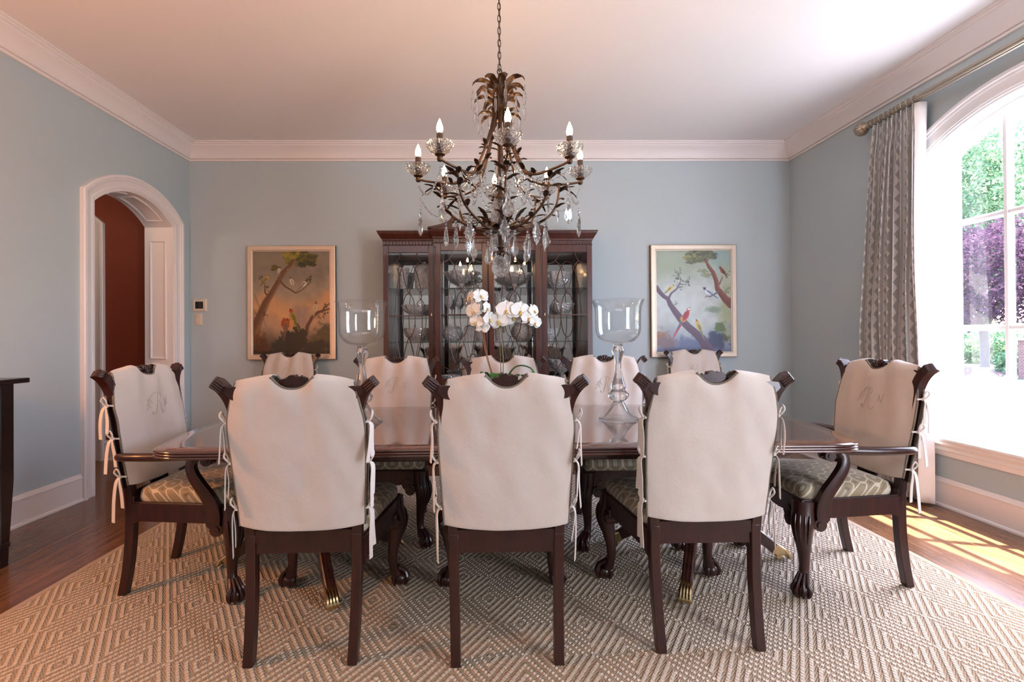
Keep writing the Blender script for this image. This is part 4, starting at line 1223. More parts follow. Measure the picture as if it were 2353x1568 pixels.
def painting(name, x, z, label, canvas, frame_mat):
    t = thing(name, label, 'painting', (x, YB - .002, z))
    W, H = .888, 1.16; fw = .058
    m = MB()
    def fr(x0, x1, z0, z1, y0, y1, mat=0): m.bb(x0, x1, y0, y1, z0, z1, mat)
    prof = [(0, 0), (0, -.040), (.008, -.045), (.045, -.042), (.050, -.036), (.058, -.036), (.058, 0)]
    cs = []
    for sx, sz in ((-1, -1), (1, -1), (1, 1), (-1, 1)): cs.append([(sx * (W / 2 - a), b, sz * (H / 2 - a)) for a, b in prof])
    m.loft(cs, closed=True, cap=False)
    for i in range(len(m.f)):
        if i % 7 in (0, 6): m.mi[i] = 1
    obj('frame', m, [frame_mat, M_framedark], t, smooth=20)
    w, h = W - 2 * fw + .004, H - 2 * fw + .004
    nx, ny = canvas.w, canvas.h
    m = MB(); jj = np.arange(ny); ii = np.arange(nx)
    m.v = [(-w / 2 + w * i / (nx - 1), -.030, h / 2 - h * j / (ny - 1)) for j in range(ny) for i in range(nx)]
    m.f = [[j * nx + i, (j + 1) * nx + i, (j + 1) * nx + i + 1, j * nx + i + 1] for j in range(ny - 1) for i in range(nx - 1)]; m.mi = [0] * len(m.f)
    o = obj('canvas', m, M_paint, t, smooth=0, flip=False)
    col = np.ones((ny * nx, 4), np.float32); col[:, :3] = srgb(np.clip(canvas.img, 0, 1)).reshape(-1, 3)
    at = o.data.color_attributes.new('Col', 'FLOAT_COLOR', 'POINT'); at.data.foreach_set('color', col.ravel())
    return t
painting('framed_painting', -1.982, 1.556, 'framed painting of birds in a tree in warm brown and orange tones', paint_warm(), M_framel)
painting('framed_painting', 2.130, 1.550, 'framed painting of parrots on branches in pale blue green tones', paint_cool(), M_framel)
# ------------------------------------------------------------------ china cabinet (breakfront)
cab = thing('china_cabinet', 'tall mahogany breakfront china cabinet with fretwork glass doors', 'china cabinet', (0, 0, 0))
CX = .012
YS, YC, YBK = 4.545, 4.495, 4.945        # side fronts, centre front, back
XS, XM = .985, .507                      # outer half width, centre half width
ZB, ZT = .735, 2.062                     # upper carcass
BK = .02
def cb(m, x0, x1, y0, y1, z0, z1): m.bb(CX + x0, CX + x1, y0, y1, z0, z1)
# lower case
m = MB(); cb(m, -XS - .02, XS + .02, YS - .015, YBK, .09, ZB - .03); cb(m, -XM - .01, XM + .01, YC - .015, YS, .09, ZB - .03); obj('base_case', m, M_cabwood, cab, bevel=.003)
m = MB(); cb(m, -XS - .03, XS + .03, YS - .022, YBK, 0, .09); cb(m, -XM - .02, XM + .02, YC - .025, YS, 0, .09); obj('plinth', m, M_cabwood, cab, bevel=.004)
m = MB(); cb(m, -XS - .035, XS + .035, YS - .03, YBK, ZB - .03, ZB); cb(m, -XM - .025, XM + .025, YC - .03, YS, ZB - .03, ZB); obj('waist_moulding', m, M_cabwood, cab, bevel=.008)
bays = [(-.985, -.507, YS), (-.492, -.004, YC), (.004, .492, YC), (.507, .985, YS)]
for x0, x1, y in bays:
    m = MB(); cb(m, x0 + .012, x1 - .012, y - .033, y - .013, .125, ZB - .06)
    cb(m, x0 + .075, x1 - .075, y - .040, y - .03, .19, ZB - .125)
    d = obj('base_door', m, M_cabwood, cab, bevel=.004)
    m = MB(); m.ball((CX + x1 - .045, y - .042, .45), .011, 10, 8); obj('knob', m, M_brass, d)
# upper carcass
m = MB()
for x0, x1, y in ((-XS, -XS + BK, YS + .0), (XS - BK, XS, YS + .0), (-.51, -.495, YC + .02), (.495, .51, YC + .02)): cb(m, x0, x1, y, YBK, ZB, ZT)
cb(m, -.008, .008, YC + .05, YC + .075, ZB, ZT)
cb(m, -XS, XS, YS, YBK, ZB, ZB + .02); cb(m, -XM, XM, YC, YS, ZB, ZB + .02)
cb(m, -XS, XS, YS, YBK, ZT - .02, ZT); cb(m, -XM, XM, YC, YS, ZT - .02, ZT)
obj('upper_case', m, M_cabwood, cab)
m = MB(); cb(m, -XS + BK, XS - BK, YBK - .012, YBK - .002, ZB + .02, ZT - .02); obj('mirror_back', m, M_mirror, cab, smooth=0)
SHELF = (1.150, 1.405, 1.660)
for x0, x1, y in bays:
    for z in SHELF:
        m = MB(); cb(m, x0 + .022, x1 - .022, y + .035, YBK - .014, z - .007, z); obj('glass_shelf', m, M_shelfglass, cab, smooth=0)
# frieze, blind fret arcade and cornice
def run(prof, zref, name, half, yf, ret):
    """mitred moulding round the front and both ends; prof (out,z)"""
    m = MB(); pts = [(-half, ret, (-1, 0)), (-half, yf, (-1, -1)), (half, yf, (1, -1)), (half, ret, (1, 0))]
    m.loft([[(CX + x + d[0] * o, y + d[1] * o, zref + z) for o, z in prof] for x, y, d in pts])
    return m
frz = [(0, 0), (.004, 0), (.004, .004), (.002, .008), (.002, .040), (-.05, .040), (-.05, 0)]
cor = [(.0, .0), (.006, .002), (.010, .012), (.010, .018), (.018, .024), (.026, .040), (.038, .058), (.044, .068), (.046, .078), (.050, .082), (.050, .092), (-.05, .092), (-.05, 0)]
for half, yf, ret, zz, nm in ((XS, YS, YBK, ZT, 'cornice'), (XM, YC, YS + .06, ZT + .012, 'cornice')):
    m = run(frz, zz - .0, 'f', half, yf, ret); m2 = run([(o, z) for o, z in cor], zz + .040, 'c', half, yf, ret)
    m.add(m2.v, m2.f)
    if half == XM: m.bb(CX - XM + .002, CX + XM - .002, YC + .002, YS, ZT, ZT + .02)
    n = int(2 * half / .0305)
    for i in range(n):                       # pendant arcade along the frieze
        x = -half + (i + .5) * 2 * half / n
        if half == XS and abs(x) < XM + .02: continue
        w = half / n
        o = [(w * .95 * math.cos(a), .016 + .014 * math.sin(a)) for a in [PI * k / 8 for k in range(9)]]
        m.loft([[(CX + x + a * .8, yf - .002 - d, zz + .040 - .034 + b) for a, b in [(-w * .95, .002), (w * .95, .002)] + o] for d in (0, .008)])
        m.bb(CX + x - w * .18, CX + x + w * .18, yf - .012, yf - .002, zz + .004, zz + .020)
    obj(nm, m, M_cabwood, cab, smooth=30)
# pagoda pediment: concave ramps, pierced scrolls and a plinth block
ZP = ZT + .012 + .040 + .092
m = MB()
for s in (-1, 1):
    pts = [(.553, .0), (.52, .006), (.47, .016), (.41, .034), (.36, .058), (.33, .082)]
    top = smooth_path([(s * x, 0, z) for x, z in pts], 4); N = len(top)
    rings = [[(CX + p.x, YC - .05, ZP + p.z - .012), (CX + p.x, YC - .05, ZP + p.z + .006), (CX + p.x, YC - .046, ZP + p.z + .012), (CX + p.x, YC + .03, ZP + p.z + .012), (CX + p.x, YC + .03, ZP - .004), (CX + p.x, YC - .036, ZP - .004), (CX + p.x, YC - .036, ZP + p.z - .012)] for p in top]
    m.loft(rings)
    m.tube([(CX + s * .325, YC - .055, ZP + .078), (CX + s * .325, YC + .03, ZP + .078)], .020, 14)
    m.tube([(CX + s * .325, YC - .062, ZP + .078), (CX + s * .325, YC - .05, ZP + .078)], .009, 10)
cb(m, -.50, .50, YC - .03, YC + .03, ZP - .006, ZP + .012)
cb(m, -.06, .06, YC - .036, YC + .03, ZP, ZP + .085); cb(m, -.07, .07, YC - .046, YC + .034, ZP + .075, ZP + .09)
obj('pediment', m, M_cabwood, cab, smooth=30)
m = MB()
def spiral(cx, cz, r0, turns, a0, s):
    pts = []
    for i in range(26):
        t = i / 25; r = r0 * (1 - .85 * t); a = a0 + s * turns * 2 * PI * t
        pts.append((CX + cx + r * math.cos(a), YC - .0, ZP + cz + r * math.sin(a)))
    m.tube(pts, .0045, 6)
for s in (-1, 1):
    for cx, cz, r in ((.12, .045, .035), (.20, .06, .045), (.19, .025, .022), (.27, .035, .032), (.13, .085, .022)): spiral(s * cx, cz, r, 1.4, 0 if s > 0 else PI, s)
    m.tube([(CX + s * .30, YC, ZP + .012), (CX + s * .23, YC, ZP + .02), (CX + s * .16, YC, ZP + .05), (CX + s * .06, YC, ZP + .06)], .005, 6)
obj('fretwork', m, M_cabdark, cab, smooth=60)
# glazed doors
def fret(cx, z0, z1, hw, y):
    m = MB(); zc = (z0 + z1) / 2; H = (z1 - z0) / 2
    k = hw / .192
    def ell(a, b, r=.0042):
        m.tube([(cx + a * math.cos(t), y, zc + b * math.sin(t)) for t in [2 * PI * i / 56 for i in range(56)]], r, 6, closed=True, cap=False)
    ell(.130 * k, H * .855); ell(.063 * k, H * .352)
    for sx in (-1, 1):
        for sz in (-1, 1):
            ca = [(cx + sx * (hw - .110 * math.sin(t)), y, zc + sz * (H - .110 * math.cos(t))) for t in [PI / 2 * i / 10 for i in range(11)]]
            m.tube(ca, .0038, 6)
            p = [(sx * (hw - .078), H - .078), (sx * (hw - .125), H * .76), (sx * .030 * k, H * .50), (0, H * .352)]
            m.tube(smooth_path([(cx + a, y, zc + sz * b) for a, b in p], 5), .0042, 6)
    m.bb(cx - hw, cx + hw, y - .003, y + .003, zc - .004, zc + .004)
    return m
for i, (x0, x1, y) in enumerate(bays):
    side = i in (0, 3)
    z0, z1 = ZB + .005, ZT - .004 + (0 if side else .01)
    gx0, gx1 = x0 + .052, x1 - .052; gz0, gz1 = z0 + .070, z1 - .068
    m = MB(); x0, x1 = x0 + .003, x1 - .003
    for a in ((x0, gx0, z0, z1), (gx1, x1, z0, z1), (gx0, gx1, z0, gz0), (gx0, gx1, gz1, z1)): cb(m, a[0], a[1], y - .022, y, a[2], a[3])
    d = obj('door', m, M_cabwood, cab, bevel=.003)
    m = MB(); m.add([(CX + gx0, y - .008, gz0), (CX + gx1, y - .008, gz0), (CX + gx1, y - .008, gz1), (CX + gx0, y - .008, gz1)], [(0, 1, 2, 3)]); obj('pane', m, M_cabpane, d, smooth=0)
    obj('fretwork', fret(CX + (gx0 + gx1) / 2, gz0, gz1, (gx1 - gx0) / 2, y - .013), M_cabwood, d, smooth=60)
    if i != 1:
        xe = x1 - .022 if i == 0 else x0 + .022
        m = MB(); m.ball((CX + xe, y - .023, 1.405), (.006, .003, .016), 10, 8); m.tube([(CX + xe, y - .022, 1.41), (CX + xe, y - .034, 1.41)], .003, 6); obj('escutcheon', m, M_brass, d)

# ------------------------------------------------------------------ crystal on the shelves
def flute(n, d): return lambda a, k: 1 + d * math.cos(n * a)
def glass_item(name, cat, x, y, z, prof, label, n=40, lob=None, lid=None):
    t = thing(name, label, cat, (CX + x, y, z + .0008), group='cut crystal in the china cabinet')
    m = MB(); m.lathe(prof, n, rmod=lob); obj(cat.replace(' ', '_') + '_wall' if False else 'body', m, M_crystal, t, smooth=30)
    return t
def bowl(R, H, foot=.5, th=.006):
    o = [(0, .0), (R * foot, 0), (R * foot * 1.05, .008), (R * foot * .9, .014), (R * .72, H * .35), (R * .92, H * .7), (R, H)]
    i = [(R - th, H - .001), (R * .90 - th, H * .72), (R * .70 - th, H * .4), (R * foot * .7, .024), (0, .022)]
    return o + i
def footbowl(R, H): return [(0, 0), (R * .5, 0), (R * .46, .01), (R * .14, .025), (R * .13, H * .35), (R * .3, H * .42), (R * .8, H * .7), (R, H), (R - .006, H), (R * .76, H * .74), (R * .25, H * .47), (0, H * .46)]
def globe(R, H): return [(0, 0), (R * .5, 0), (R * .9, H * .25), (R, H * .5), (R * .88, H * .78), (R * .62, H * .93), (R * .68, H), (R * .62, H), (R * .57, H * .93), (R * .82, H * .76), (R * .94, H * .5), (R * .8, H * .2), (0, H * .06)]
def goblet(R, H): return [(0, 0), (R * .9, 0), (R * .85, .006), (R * .16, .014), (R * .15, H * .40), (R * .5, H * .46), (R * .95, H * .62), (R, H * .85), (R * .92, H), (R * .86, H), (R * .93, H * .84), (R * .88, H * .64), (0, H * .49)]
def vase(R, H): return [(0, 0), (R * .7, 0), (R * .75, .01), (R * .5, .03), (R * .62, H * .3), (R * .7, H * .6), (R, H), (R - .006, H), (R * .64, H * .6), (R * .5, H * .2), (0, .03)]
def tumbler(R, H): return [(0, 0), (R * .85, 0), (R, H), (R - .004, H), (R * .8, .014), (0, .012)]
def jar(R, H): return [(0, 0), (R * .9, 0), (R, .02), (R, H * .72), (R * .85, H * .78), (R * .9, H * .8), (R * .6, H * .88), (R * .15, H * .92), (R * .2, H * .97), (0, H)]
def decanter(R, H): return [(0, 0), (R, 0), (R, .02), (R * .9, H * .4), (R * .35, H * .6), (R * .28, H * .75), (R * .42, H * .8), (R * .15, H * .82), (R * .35, H * .9), (0, H)]
YI = 4.74
S0, (S1, S2, S3) = ZB + .02, SHELF
its = [
    ('crystal_vase', 'vase', -.83, YI, S3, vase(.062, .215), 'tall flared crystal vase at left on the top shelf of the left cabinet door', flute(14, .03)),
    ('crystal_jar', 'jar', -.625, YI + .02, S3, jar(.095, .285), 'big covered crystal jar on the top shelf behind the left cabinet door', flute(18, .02)),
    ('crystal_bowl', 'bowl', -.70, YI, S2, bowl(.150, .105), 'wide scalloped crystal bowl on the second shelf behind the left cabinet door', flute(12, .05)),
    ('crystal_bowl', 'bowl', -.69, YI, S1, bowl(.135, .135), 'deep crystal bowl on the third shelf behind the left cabinet door', flute(16, .03)),
    ('crystal_tumbler', 'tumbler', -.87, YI - .03, S0, tumbler(.038, .12), 'small crystal tumbler at the bottom left corner of the cabinet', flute(10, .03)),
    ('crystal_decanter', 'decanter', -.60, YI, S0, decanter(.055, .27), 'crystal decanter on the bottom shelf behind the left cabinet door', flute(12, .04)),
    ('crystal_jar', 'jar', -.735, YI + .05, S0, jar(.055, .16), 'short lidded crystal jar beside the decanter behind the left cabinet door', flute(12, .03)),
    ('crystal_bowl', 'bowl', -.255, YI - .03, S3, footbowl(.180, .165), 'broad footed crystal bowl on the top shelf left of the cabinet centre', flute(16, .03)),
    ('crystal_goblet', 'goblet', -.385, YI - .03, S2, goblet(.040, .19), 'crystal goblet nearest the left edge of the second shelf, left of the cabinet centre', flute(12, .03)),
    ('crystal_goblet', 'goblet', -.295, YI + .02, S2, goblet(.042, .20), 'middle crystal goblet of the three on the second shelf left of the cabinet centre', flute(12, .03)),
    ('crystal_goblet', 'goblet', -.205, YI - .02, S2, goblet(.040, .19), 'crystal goblet nearest the left orchid spray on the second shelf', flute(12, .03)),
    ('crystal_globe_bowl', 'bowl', -.36, YI, S1, globe(.090, .155), 'round crystal rose bowl on the third shelf left of the cabinet centre', flute(14, .03)),
    ('crystal_jar', 'jar', -.175, YI + .02, S1, jar(.066, .18), 'lidded crystal jar beside the rose bowl on the third shelf', flute(14, .03)),
    ('crystal_tumbler', 'tumbler', -.082, YI - .02, S1, tumbler(.034, .11), 'crystal tumbler at the right end of the third shelf behind the left orchid spray', flute(10, .03)),
    ('crystal_dish', 'dish', -.36, YI - .10, S0, bowl(.095, .075), 'low crystal dish on the bottom shelf behind the left orchid stem', flute(14, .04)),
    ('porcelain_tureen', 'tureen', -.16, YI + .03, S0, jar(.105, .27), 'pale lidded tureen on the bottom shelf left of the cabinet centre', None),
    ('crystal_bowl', 'bowl', .255, YI - .03, S3, footbowl(.185, .150), 'broad diamond cut crystal bowl on the top shelf right of the cabinet centre', flute(24, .02)),
    ('crystal_vase', 'vase', .10, YI, S2, vase(.045, .215), 'slim crystal vase on the second shelf just right of the cabinet centre', flute(12, .03)),
    ('crystal_goblet', 'goblet', .235, YI, S2, goblet(.046, .215), 'large crystal goblet on the second shelf above the big orchid bloom', flute(12, .03)),
    ('crystal_globe_bowl', 'bowl', .345, YI, S1, globe(.105, .185), 'large round crystal globe bowl on the third shelf right of the cabinet centre', flute(20, .02)),
    ('crystal_tumbler', 'tumbler', .10, YI - .02, S1, tumbler(.03, .125), 'tall narrow crystal tumbler on the third shelf behind the right orchid stem', flute(10, .03)),
    ('porcelain_pitcher', 'pitcher', .40, YI + .02, S0, decanter(.075, .27), 'pale pitcher on the bottom shelf right of the cabinet centre', None),
    ('porcelain_tureen', 'tureen', .14, YI + .03, S0, jar(.10, .25), 'pale lidded tureen on the bottom shelf just right of the cabinet centre', None),
    ('crystal_bowl', 'bowl', .68, YI, S3, bowl(.135, .165), 'deep flared crystal bowl on the top shelf behind the right cabinet door', flute(12, .05)),
    ('crystal_bowl', 'bowl', .735, YI, S2, bowl(.115, .115), 'crystal bowl on the second shelf behind the right cabinet door', flute(14, .04)),
    ('crystal_tumbler', 'tumbler', .56, YI - .09, S2, tumbler(.032, .10), 'crystal tumbler left of the bowl on the second shelf behind the right cabinet door', flute(10, .03)),
    ('crystal_bowl', 'bowl', .60, YI, S1, bowl(.080, .125), 'small crystal bowl on the third shelf behind the right cabinet door', flute(12, .04)),
    ('crystal_bowl', 'bowl', .72, YI - .03, S0, footbowl(.125, .215), 'tall footed crystal bowl on the bottom shelf behind the right cabinet door', flute(12, .05)),
    ('crystal_tumbler', 'tumbler', .915, YI + .09, S0, tumbler(.042, .20), 'large crystal tumbler at the bottom right corner of the cabinet', flute(12, .03)),
    ('crystal_dish', 'dish', .60, YI - .12, S0, bowl(.070, .06), 'low crystal dish at the front of the bottom shelf, right cabinet door', flute(12, .04)),
]
for nm, cat, x, y, z, prof, label, lob in its:
    t = glass_item(nm, cat, x, y, z, prof, label, 48, lob)
    if nm.startswith('porcelain'): t.children[0].data.materials[0] = M_pot
# ------------------------------------------------------------------ chandelier
CHX, CHY = .075, 2.545
ch = thing('chandelier', 'dark bronze leafy chandelier with eight lit candle bulbs and hanging crystals', 'chandelier', (CHX, CHY, 0))
def leafmesh(m, base, d, L, W, curl=.6, up=None, lobes=3, mat=0):
    """acanthus leaf: starts along d, curls over downward"""
    base = V(base); d = V(d).normalized(); up = V(up) if up else V((0, 0, 1))
    rows = 8; sd = d.cross(up); sd = sd.normalized() if sd.length > .05 else V((1, 0, 0)).cross(d).normalized()
    nn = sd.cross(d).normalized(); p = base.copy(); dirv = d.copy(); rings = []
    for i in range(rows + 1):
        t = i / rows
        w = W * (math.sin(PI * (.08 + .86 * t)) ** .8) * (.72 + .28 * abs(math.cos(t * lobes * PI)))
        if i == rows: w = W * .04
        rings.append([p - sd * w + nn * w * .25, p - sd * w * .45 - nn * w * .05, p - nn * w * .22, p + sd * w * .45 - nn * w * .05, p + sd * w + nn * w * .25])
        ang = -curl * 1.4 / rows * (0.4 + 1.4 * t)
        rot = Matrix.Rotation(ang, 3, sd); dirv = rot.transposed() @ dirv if False else Matrix.Rotation(-ang, 3, sd) @ dirv
        nn = sd.cross(dirv).normalized()
        p = p + dirv * (L / rows)
    m.loft(rings, ring_closed=False, cap=False, mat=mat)
def curl_leaf(m, base, out, L, W, rise=.5, curl=1.2):
    o = V(out).normalized(); d = (o + V((0, 0, rise))).normalized()
    # curl towards -z about sd
    base = V(base); sd = d.cross(V((0, 0, 1))); sd = sd.normalized() if sd.length > .05 else V((0, 1, 0))
    rows = 9; p = base.copy(); dv = d.copy(); rings = []
    for i in range(rows + 1):
        t = i / rows
        w = W * (math.sin(PI * (.10 + .84 * t)) ** .8) * (.70 + .30 * abs(math.cos(t * 3.2 * PI)))
        if i == rows: w = W * .05
        nn = sd.cross(dv).normalized()
        rings.append([p - sd * w - nn * w * .2, p - sd * w * .45 + nn * w * .06, p + nn * w * .18, p + sd * w * .45 + nn * w * .06, p + sd * w - nn * w * .2])
        dv = Matrix.Rotation(-curl / rows * (.4 + 1.3 * t), 3, sd) @ dv
        p = p + dv * (L / rows)
    m.loft(rings, ring_closed=False, cap=False)
    return p
def bob_prof():
    o = [(.012, 0), (.028, .002), (.045, .012), (.058, .030), (.064, .050)]
    return o + [(.0615, .0505), (.055, .032), (.043, .0165), (.027, .0065), (.012, .005)]
rnd = random.Random(3)
# canopy, chain, top loop
m = MB(); m.lathe([(0, ZC - .001), (.07, ZC - .001), (.068, ZC - .012), (.045, ZC - .03), (.015, ZC - .045), (.012, ZC - .06), (0, ZC - .06)], 28); obj('ceiling_canopy', m, M_bronze, ch)
z = ZC - .055; k = 0; m = MB()
while z > 2.60:
    L, w = .040, .0165
    pts = []
    for i in range(20):
        a = 2 * PI * i / 20; x = w * .5 * math.copysign(abs(math.cos(a)) ** .7, math.cos(a)); zz = L * .5 * math.copysign(abs(math.sin(a)) ** .8, math.sin(a))
        q = (x, 0, zz)
        r_ = .35 if k % 2 else 1.25
        pts.append((x * math.cos(r_), x * math.sin(r_), z + zz))
    m.tube(pts, .0021, 6, closed=True, cap=False); z -= L - .0075; k += 1
m.tube([(0, .004, ZC - .05), (.004, 0, 2.9), (-.003, .003, 2.75), (0, 0, 2.58)], .0017, 6)
obj('chain', m, M_bronze, ch, smooth=60)
# crown bundle
m = MB()
m.lathe([(0, 2.34), (.022, 2.345), (.030, 2.38), (.034, 2.42), (.026, 2.46), (.030, 2.50), (.016, 2.54), (.008, 2.59), (0, 2.595)], 20)
m.tube([(math.cos(a) * .012, 0, 2.605 + math.sin(a) * .014) for a in [2 * PI * i / 14 for i in range(14)]], .0025, 6, closed=True, cap=False)
tips = []
for tier, (zb, r0, L, W, rise, curl, n, ph) in enumerate(((2.50, .020, .165, .024, 2.1, 2.4, 8, .2), (2.45, .028, .14, .022, 1.3, 2.2, 8, .6), (2.37, .026, .11, .019, .9, 2.1, 8, .2))):
    for i in range(n):
        a = ph + 2 * PI * i / n; e = V((math.cos(a), math.sin(a), 0))
        m2 = MB()
        p = curl_leaf(m, e * r0 + V((0, 0, zb)), e, L * rnd.uniform(.9, 1.1), W, rise, curl)
        tips.append((tier, p, a))
        m.tube(smooth_path([e * .02 + V((0, 0, 2.36)), e * (r0 + .006) + V((0, 0, zb - .02)), e * (r0 + .012) + V((0, 0, zb + .03))], 3), .0045, 6)
obj('crown', m, M_bronze, ch, smooth=60, solid=.0015)
# crystal shapes -------------------------------------------------------
def faceted(outline, th):
    """flat cut pendant hanging from the origin; outline half (x,z) from top to bottom"""
    m = MB(); full = [(x, z) for x, z in outline] + [(-x, z) for x, z in outline[::-1] if x > 1e-6]
    n = len(full); cz = sum(z for _, z in full) / n
    fr = [(x, -.0018, z) for x, z in full]; bk = [(x, .0018, z) for x, z in full]
    fi = [(x * .55, -th, cz + (z - cz) * .68) for x, z in full]; bi = [(x * .55, th, cz + (z - cz) * .68) for x, z in full]
    m.loft([fi, fr, bk, bi]); return m
PEND = [(0, 0), (.006, -.006), (.005, -.014), (.011, -.022), (.010, -.030), (.020, -.042), (.018, -.048), (.026, -.058), (.019, -.066), (.021, -.074), (.012, -.082), (.011, -.092), (.004, -.098), (0, -.108)]
PEAR = [(0, 0), (.005, -.006), (.0055, -.020), (.010, -.034), (.012, -.044), (.019, -.056), (.0225, -.070), (.020, -.082), (.014, -.090), (.007, -.096), (0, -.098)]
SPEAR = [(0, 0), (.006, -.010), (.0105, -.030), (.0115, -.040), (.009, -.058), (.005, -.078), (0, -.092)]
ICE = [(0, 0), (.005, -.006), (.006, -.02), (.0075, -.05), (.009, -.080), (.0065, -.092), (0, -.10)]
def proto_drop(outl, th): return faceted(outl, th)
SH = {'pend': (PEND, .0065), 'pear': (PEAR, .008), 'spear': (SPEAR, .006), 'ice': (ICE, .006)}
meshes = {}
def bead(m, c, r): m.ball(c, r, 7, 5)
def drop(kind, p, s, rz, tilt=0, lab=None):
    """pendant with two button beads on a wire, hung from p"""
    if kind not in meshes:
        o, th = SH[kind]; mm = faceted(o, th)
        mm.v = [v - V((0, 0, .028)) for v in mm.v]
        bead(mm, (0, 0, -.006), .0055); bead(mm, (0, 0, -.019), .0062)
        mm.tube([(0, 0, .004), (0, 0, -.030)], .0007, 4)
        meshes[kind] = obj('crystal_drop', mm, M_drop, ch, smooth=0); o2 = meshes[kind]
    else:
        o2 = meshes[kind].copy(); COL.objects.link(o2)
    o2.location = p; o2.rotation_euler = (tilt, 0, rz); o2.scale = (s, s, s)
def garland(p, q, sag, n=22, r=.0052):
    p, q = V(p), V(q); m = MB()
    pts = []
    for i in range(n + 1):
        t = i / n; c = p.lerp(q, t); c.z -= sag * 4 * t * (1 - t); pts.append(c); bead(m, c, r * (1.25 if i % 3 == 0 else .85))
    m.tube(pts, .0006, 4)
    obj('bead_garland', m, M_drop, ch, smooth=0)
# arms --------------------------------------------------------------------
A0 = math.radians(3)
ends = []
for k in range(8):
    a = A0 + 2 * PI * k / 8; e = V((math.cos(a), math.sin(a), 0)); sd = V((-e.y, e.x, 0))
    m = MB()
    up = smooth_path([e * .026 + V((0, 0, 2.40)), e * .045 + V((0, 0, 2.31)), e * .082 + V((0, 0, 2.19)), e * .128 + V((0, 0, 2.085)), e * .18 + V((0, 0, 2.028)), e * .24 + V((0, 0, 2.008)), e * .32 + V((0, 0, 2.010)), e * .39 + V((0, 0, 2.018)), e * .425 + V((0, 0, 2.025))], 5)
    m.tube(up, [.0075 - .0025 * i / len(up) for i in range(len(up))], 8)
    lo = smooth_path([e * .028 + V((0, 0, 1.755)), e * .115 + V((0, 0, 1.765)), e * .20 + V((0, 0, 1.800)), e * .268 + V((0, 0, 1.850)), e * .300 + V((0, 0, 1.905)), e * .312 + V((0, 0, 1.965)), e * .315 + V((0, 0, 2.010))], 5)
    m.tube(lo, [.007 - .002 * i / len(lo) for i in range(len(lo))], 8)
    # leaves and buds along the branches
    for f, s, L, W in ((.22, 1, .07, .014), (.34, -1, .068, .014), (.48, 1, .078, .015), (.60, -1, .078, .015), (.74, 1, .08, .016), (.88, -1, .072, .015), (.93, 1, .065, .015)):
        p = lo[int(f * (len(lo) - 1))]; curl_leaf(m, p, e * .7 + sd * s * .9, L, W, .7 * (1 if s > 0 else .9), .9)
    for f, s, L, W in ((.24, 1, .06, .012), (.28, -1, .062, .012), (.36, 1, .066, .013), (.45, -1, .072, .013), (.52, 1, .066, .013), (.62, -1, .058, .012), (.66, 1, .058, .012)):
        p = up[int(f * (len(up) - 1))]; curl_leaf(m, p, sd * s + e * .3, L, W, .9, 1.0)
    tip = curl_leaf(m, e * .30 + V((0, 0, 2.000)), e, .135, .012, -.12, .9)
    curl_leaf(m, e * .31 + V((0, 0, 1.965)), e, .10, .017, .9, .8)
    curl_leaf(m, e * .10 + V((0, 0, 1.80)), e, .095, .016, 1.6, .9)
    bud = e * .20 + V((0, 0, 2.018)); m.tube([bud, bud - e * .04 + V((0, 0, .012)), bud - e * .055 + V((0, 0, .016))], [.005, .009, .003], 8)
    c = e * .43
    m.lathe([(0, 2.012), (.010, 2.014), (.0145, 2.024), (.011, 2.034), (.018, 2.040), (.024, 2.043), (.024, 2.046), (.010, 2.048), (0, 2.048)], 16, Matrix.Translation(c))
    arm = obj('arm', m, M_bronze, ch, smooth=60, solid=.0012)
    m = MB(); m.lathe([(x, z + 2.046) for x, z in bob_prof()], 48, Matrix.Translation(c), closed=True, rmod=lambda a_, k_: 1 + (.045 * math.cos(12 * a_) if 2 < k_ < 7 else .01 * math.cos(12 * a_)))
    obj('bobeche', m, M_bobeche, arm, smooth=50)
    m = MB(); m.lathe([(0, 2.047), (.0150, 2.047), (.0150, 2.141), (.013, 2.144), (0, 2.144)], 16, Matrix.Translation(c)); obj('candle_sleeve', m, M_candle, arm)
    m = MB(); m.lathe([(0, 2.144), (.0100, 2.145), (.0115, 2.150), (.0145, 2.158), (.0150, 2.166), (.0132, 2.178), (.0090, 2.190), (.005, 2.200), (.002, 2.209), (0, 2.211)], 16, Matrix.Translation(c)); obj('bulb', m, M_bulb, arm, smooth=80)
    ends.append((a, e, tip))
# bottom: glass bowl, pineapple, stem and ball
m = MB(); m.lathe([(0, 1.63), (.010, 1.63), (.016, 1.645), (.010, 1.66), (.02, 1.672), (.012, 1.68), (.012, 1.92), (.02, 1.925), (.028, 1.935), (.022, 1.95), (.012, 1.965), (.010, 1.99), (.0, 1.99)], 20)
m.tube([(0, 0, 1.99), (0, 0, 2.36)], .006, 8)
for k in range(8):
    a = A0 + PI / 8 + 2 * PI * k / 8; e = V((math.cos(a), math.sin(a), 0))
    curl_leaf(m, e * .03 + V((0, 0, 1.765)), e, .135, .021, .5 if k % 2 else 1.6, 1.3)
    curl_leaf(m, e * .012 + V((0, 0, 1.655)), e, .05, .008, -.2, 1.0)
m.lathe([(0, 1.752), (.05, 1.755), (.052, 1.766), (.03, 1.78), (0, 1.782)], 20)
obj('centre_stem', m, M_bronze, ch, smooth=60, solid=.0012)
m = MB(); m.lathe([(.014, 1.785), (.035, 1.79), (.048, 1.815), (.052, 1.85), (.046, 1.89), (.032, 1.925), (.014, 1.935), (.014, 1.93), (.028, 1.92), (.040, 1.888), (.046, 1.85), (.042, 1.818), (.03, 1.797), (.014, 1.792)], 40, closed=True, rmod=lambda a_, k_: 1 + .03 * math.cos(10 * a_ + k_ * .8)); obj('glass_pineapple', m, M_bobeche, ch, smooth=40)
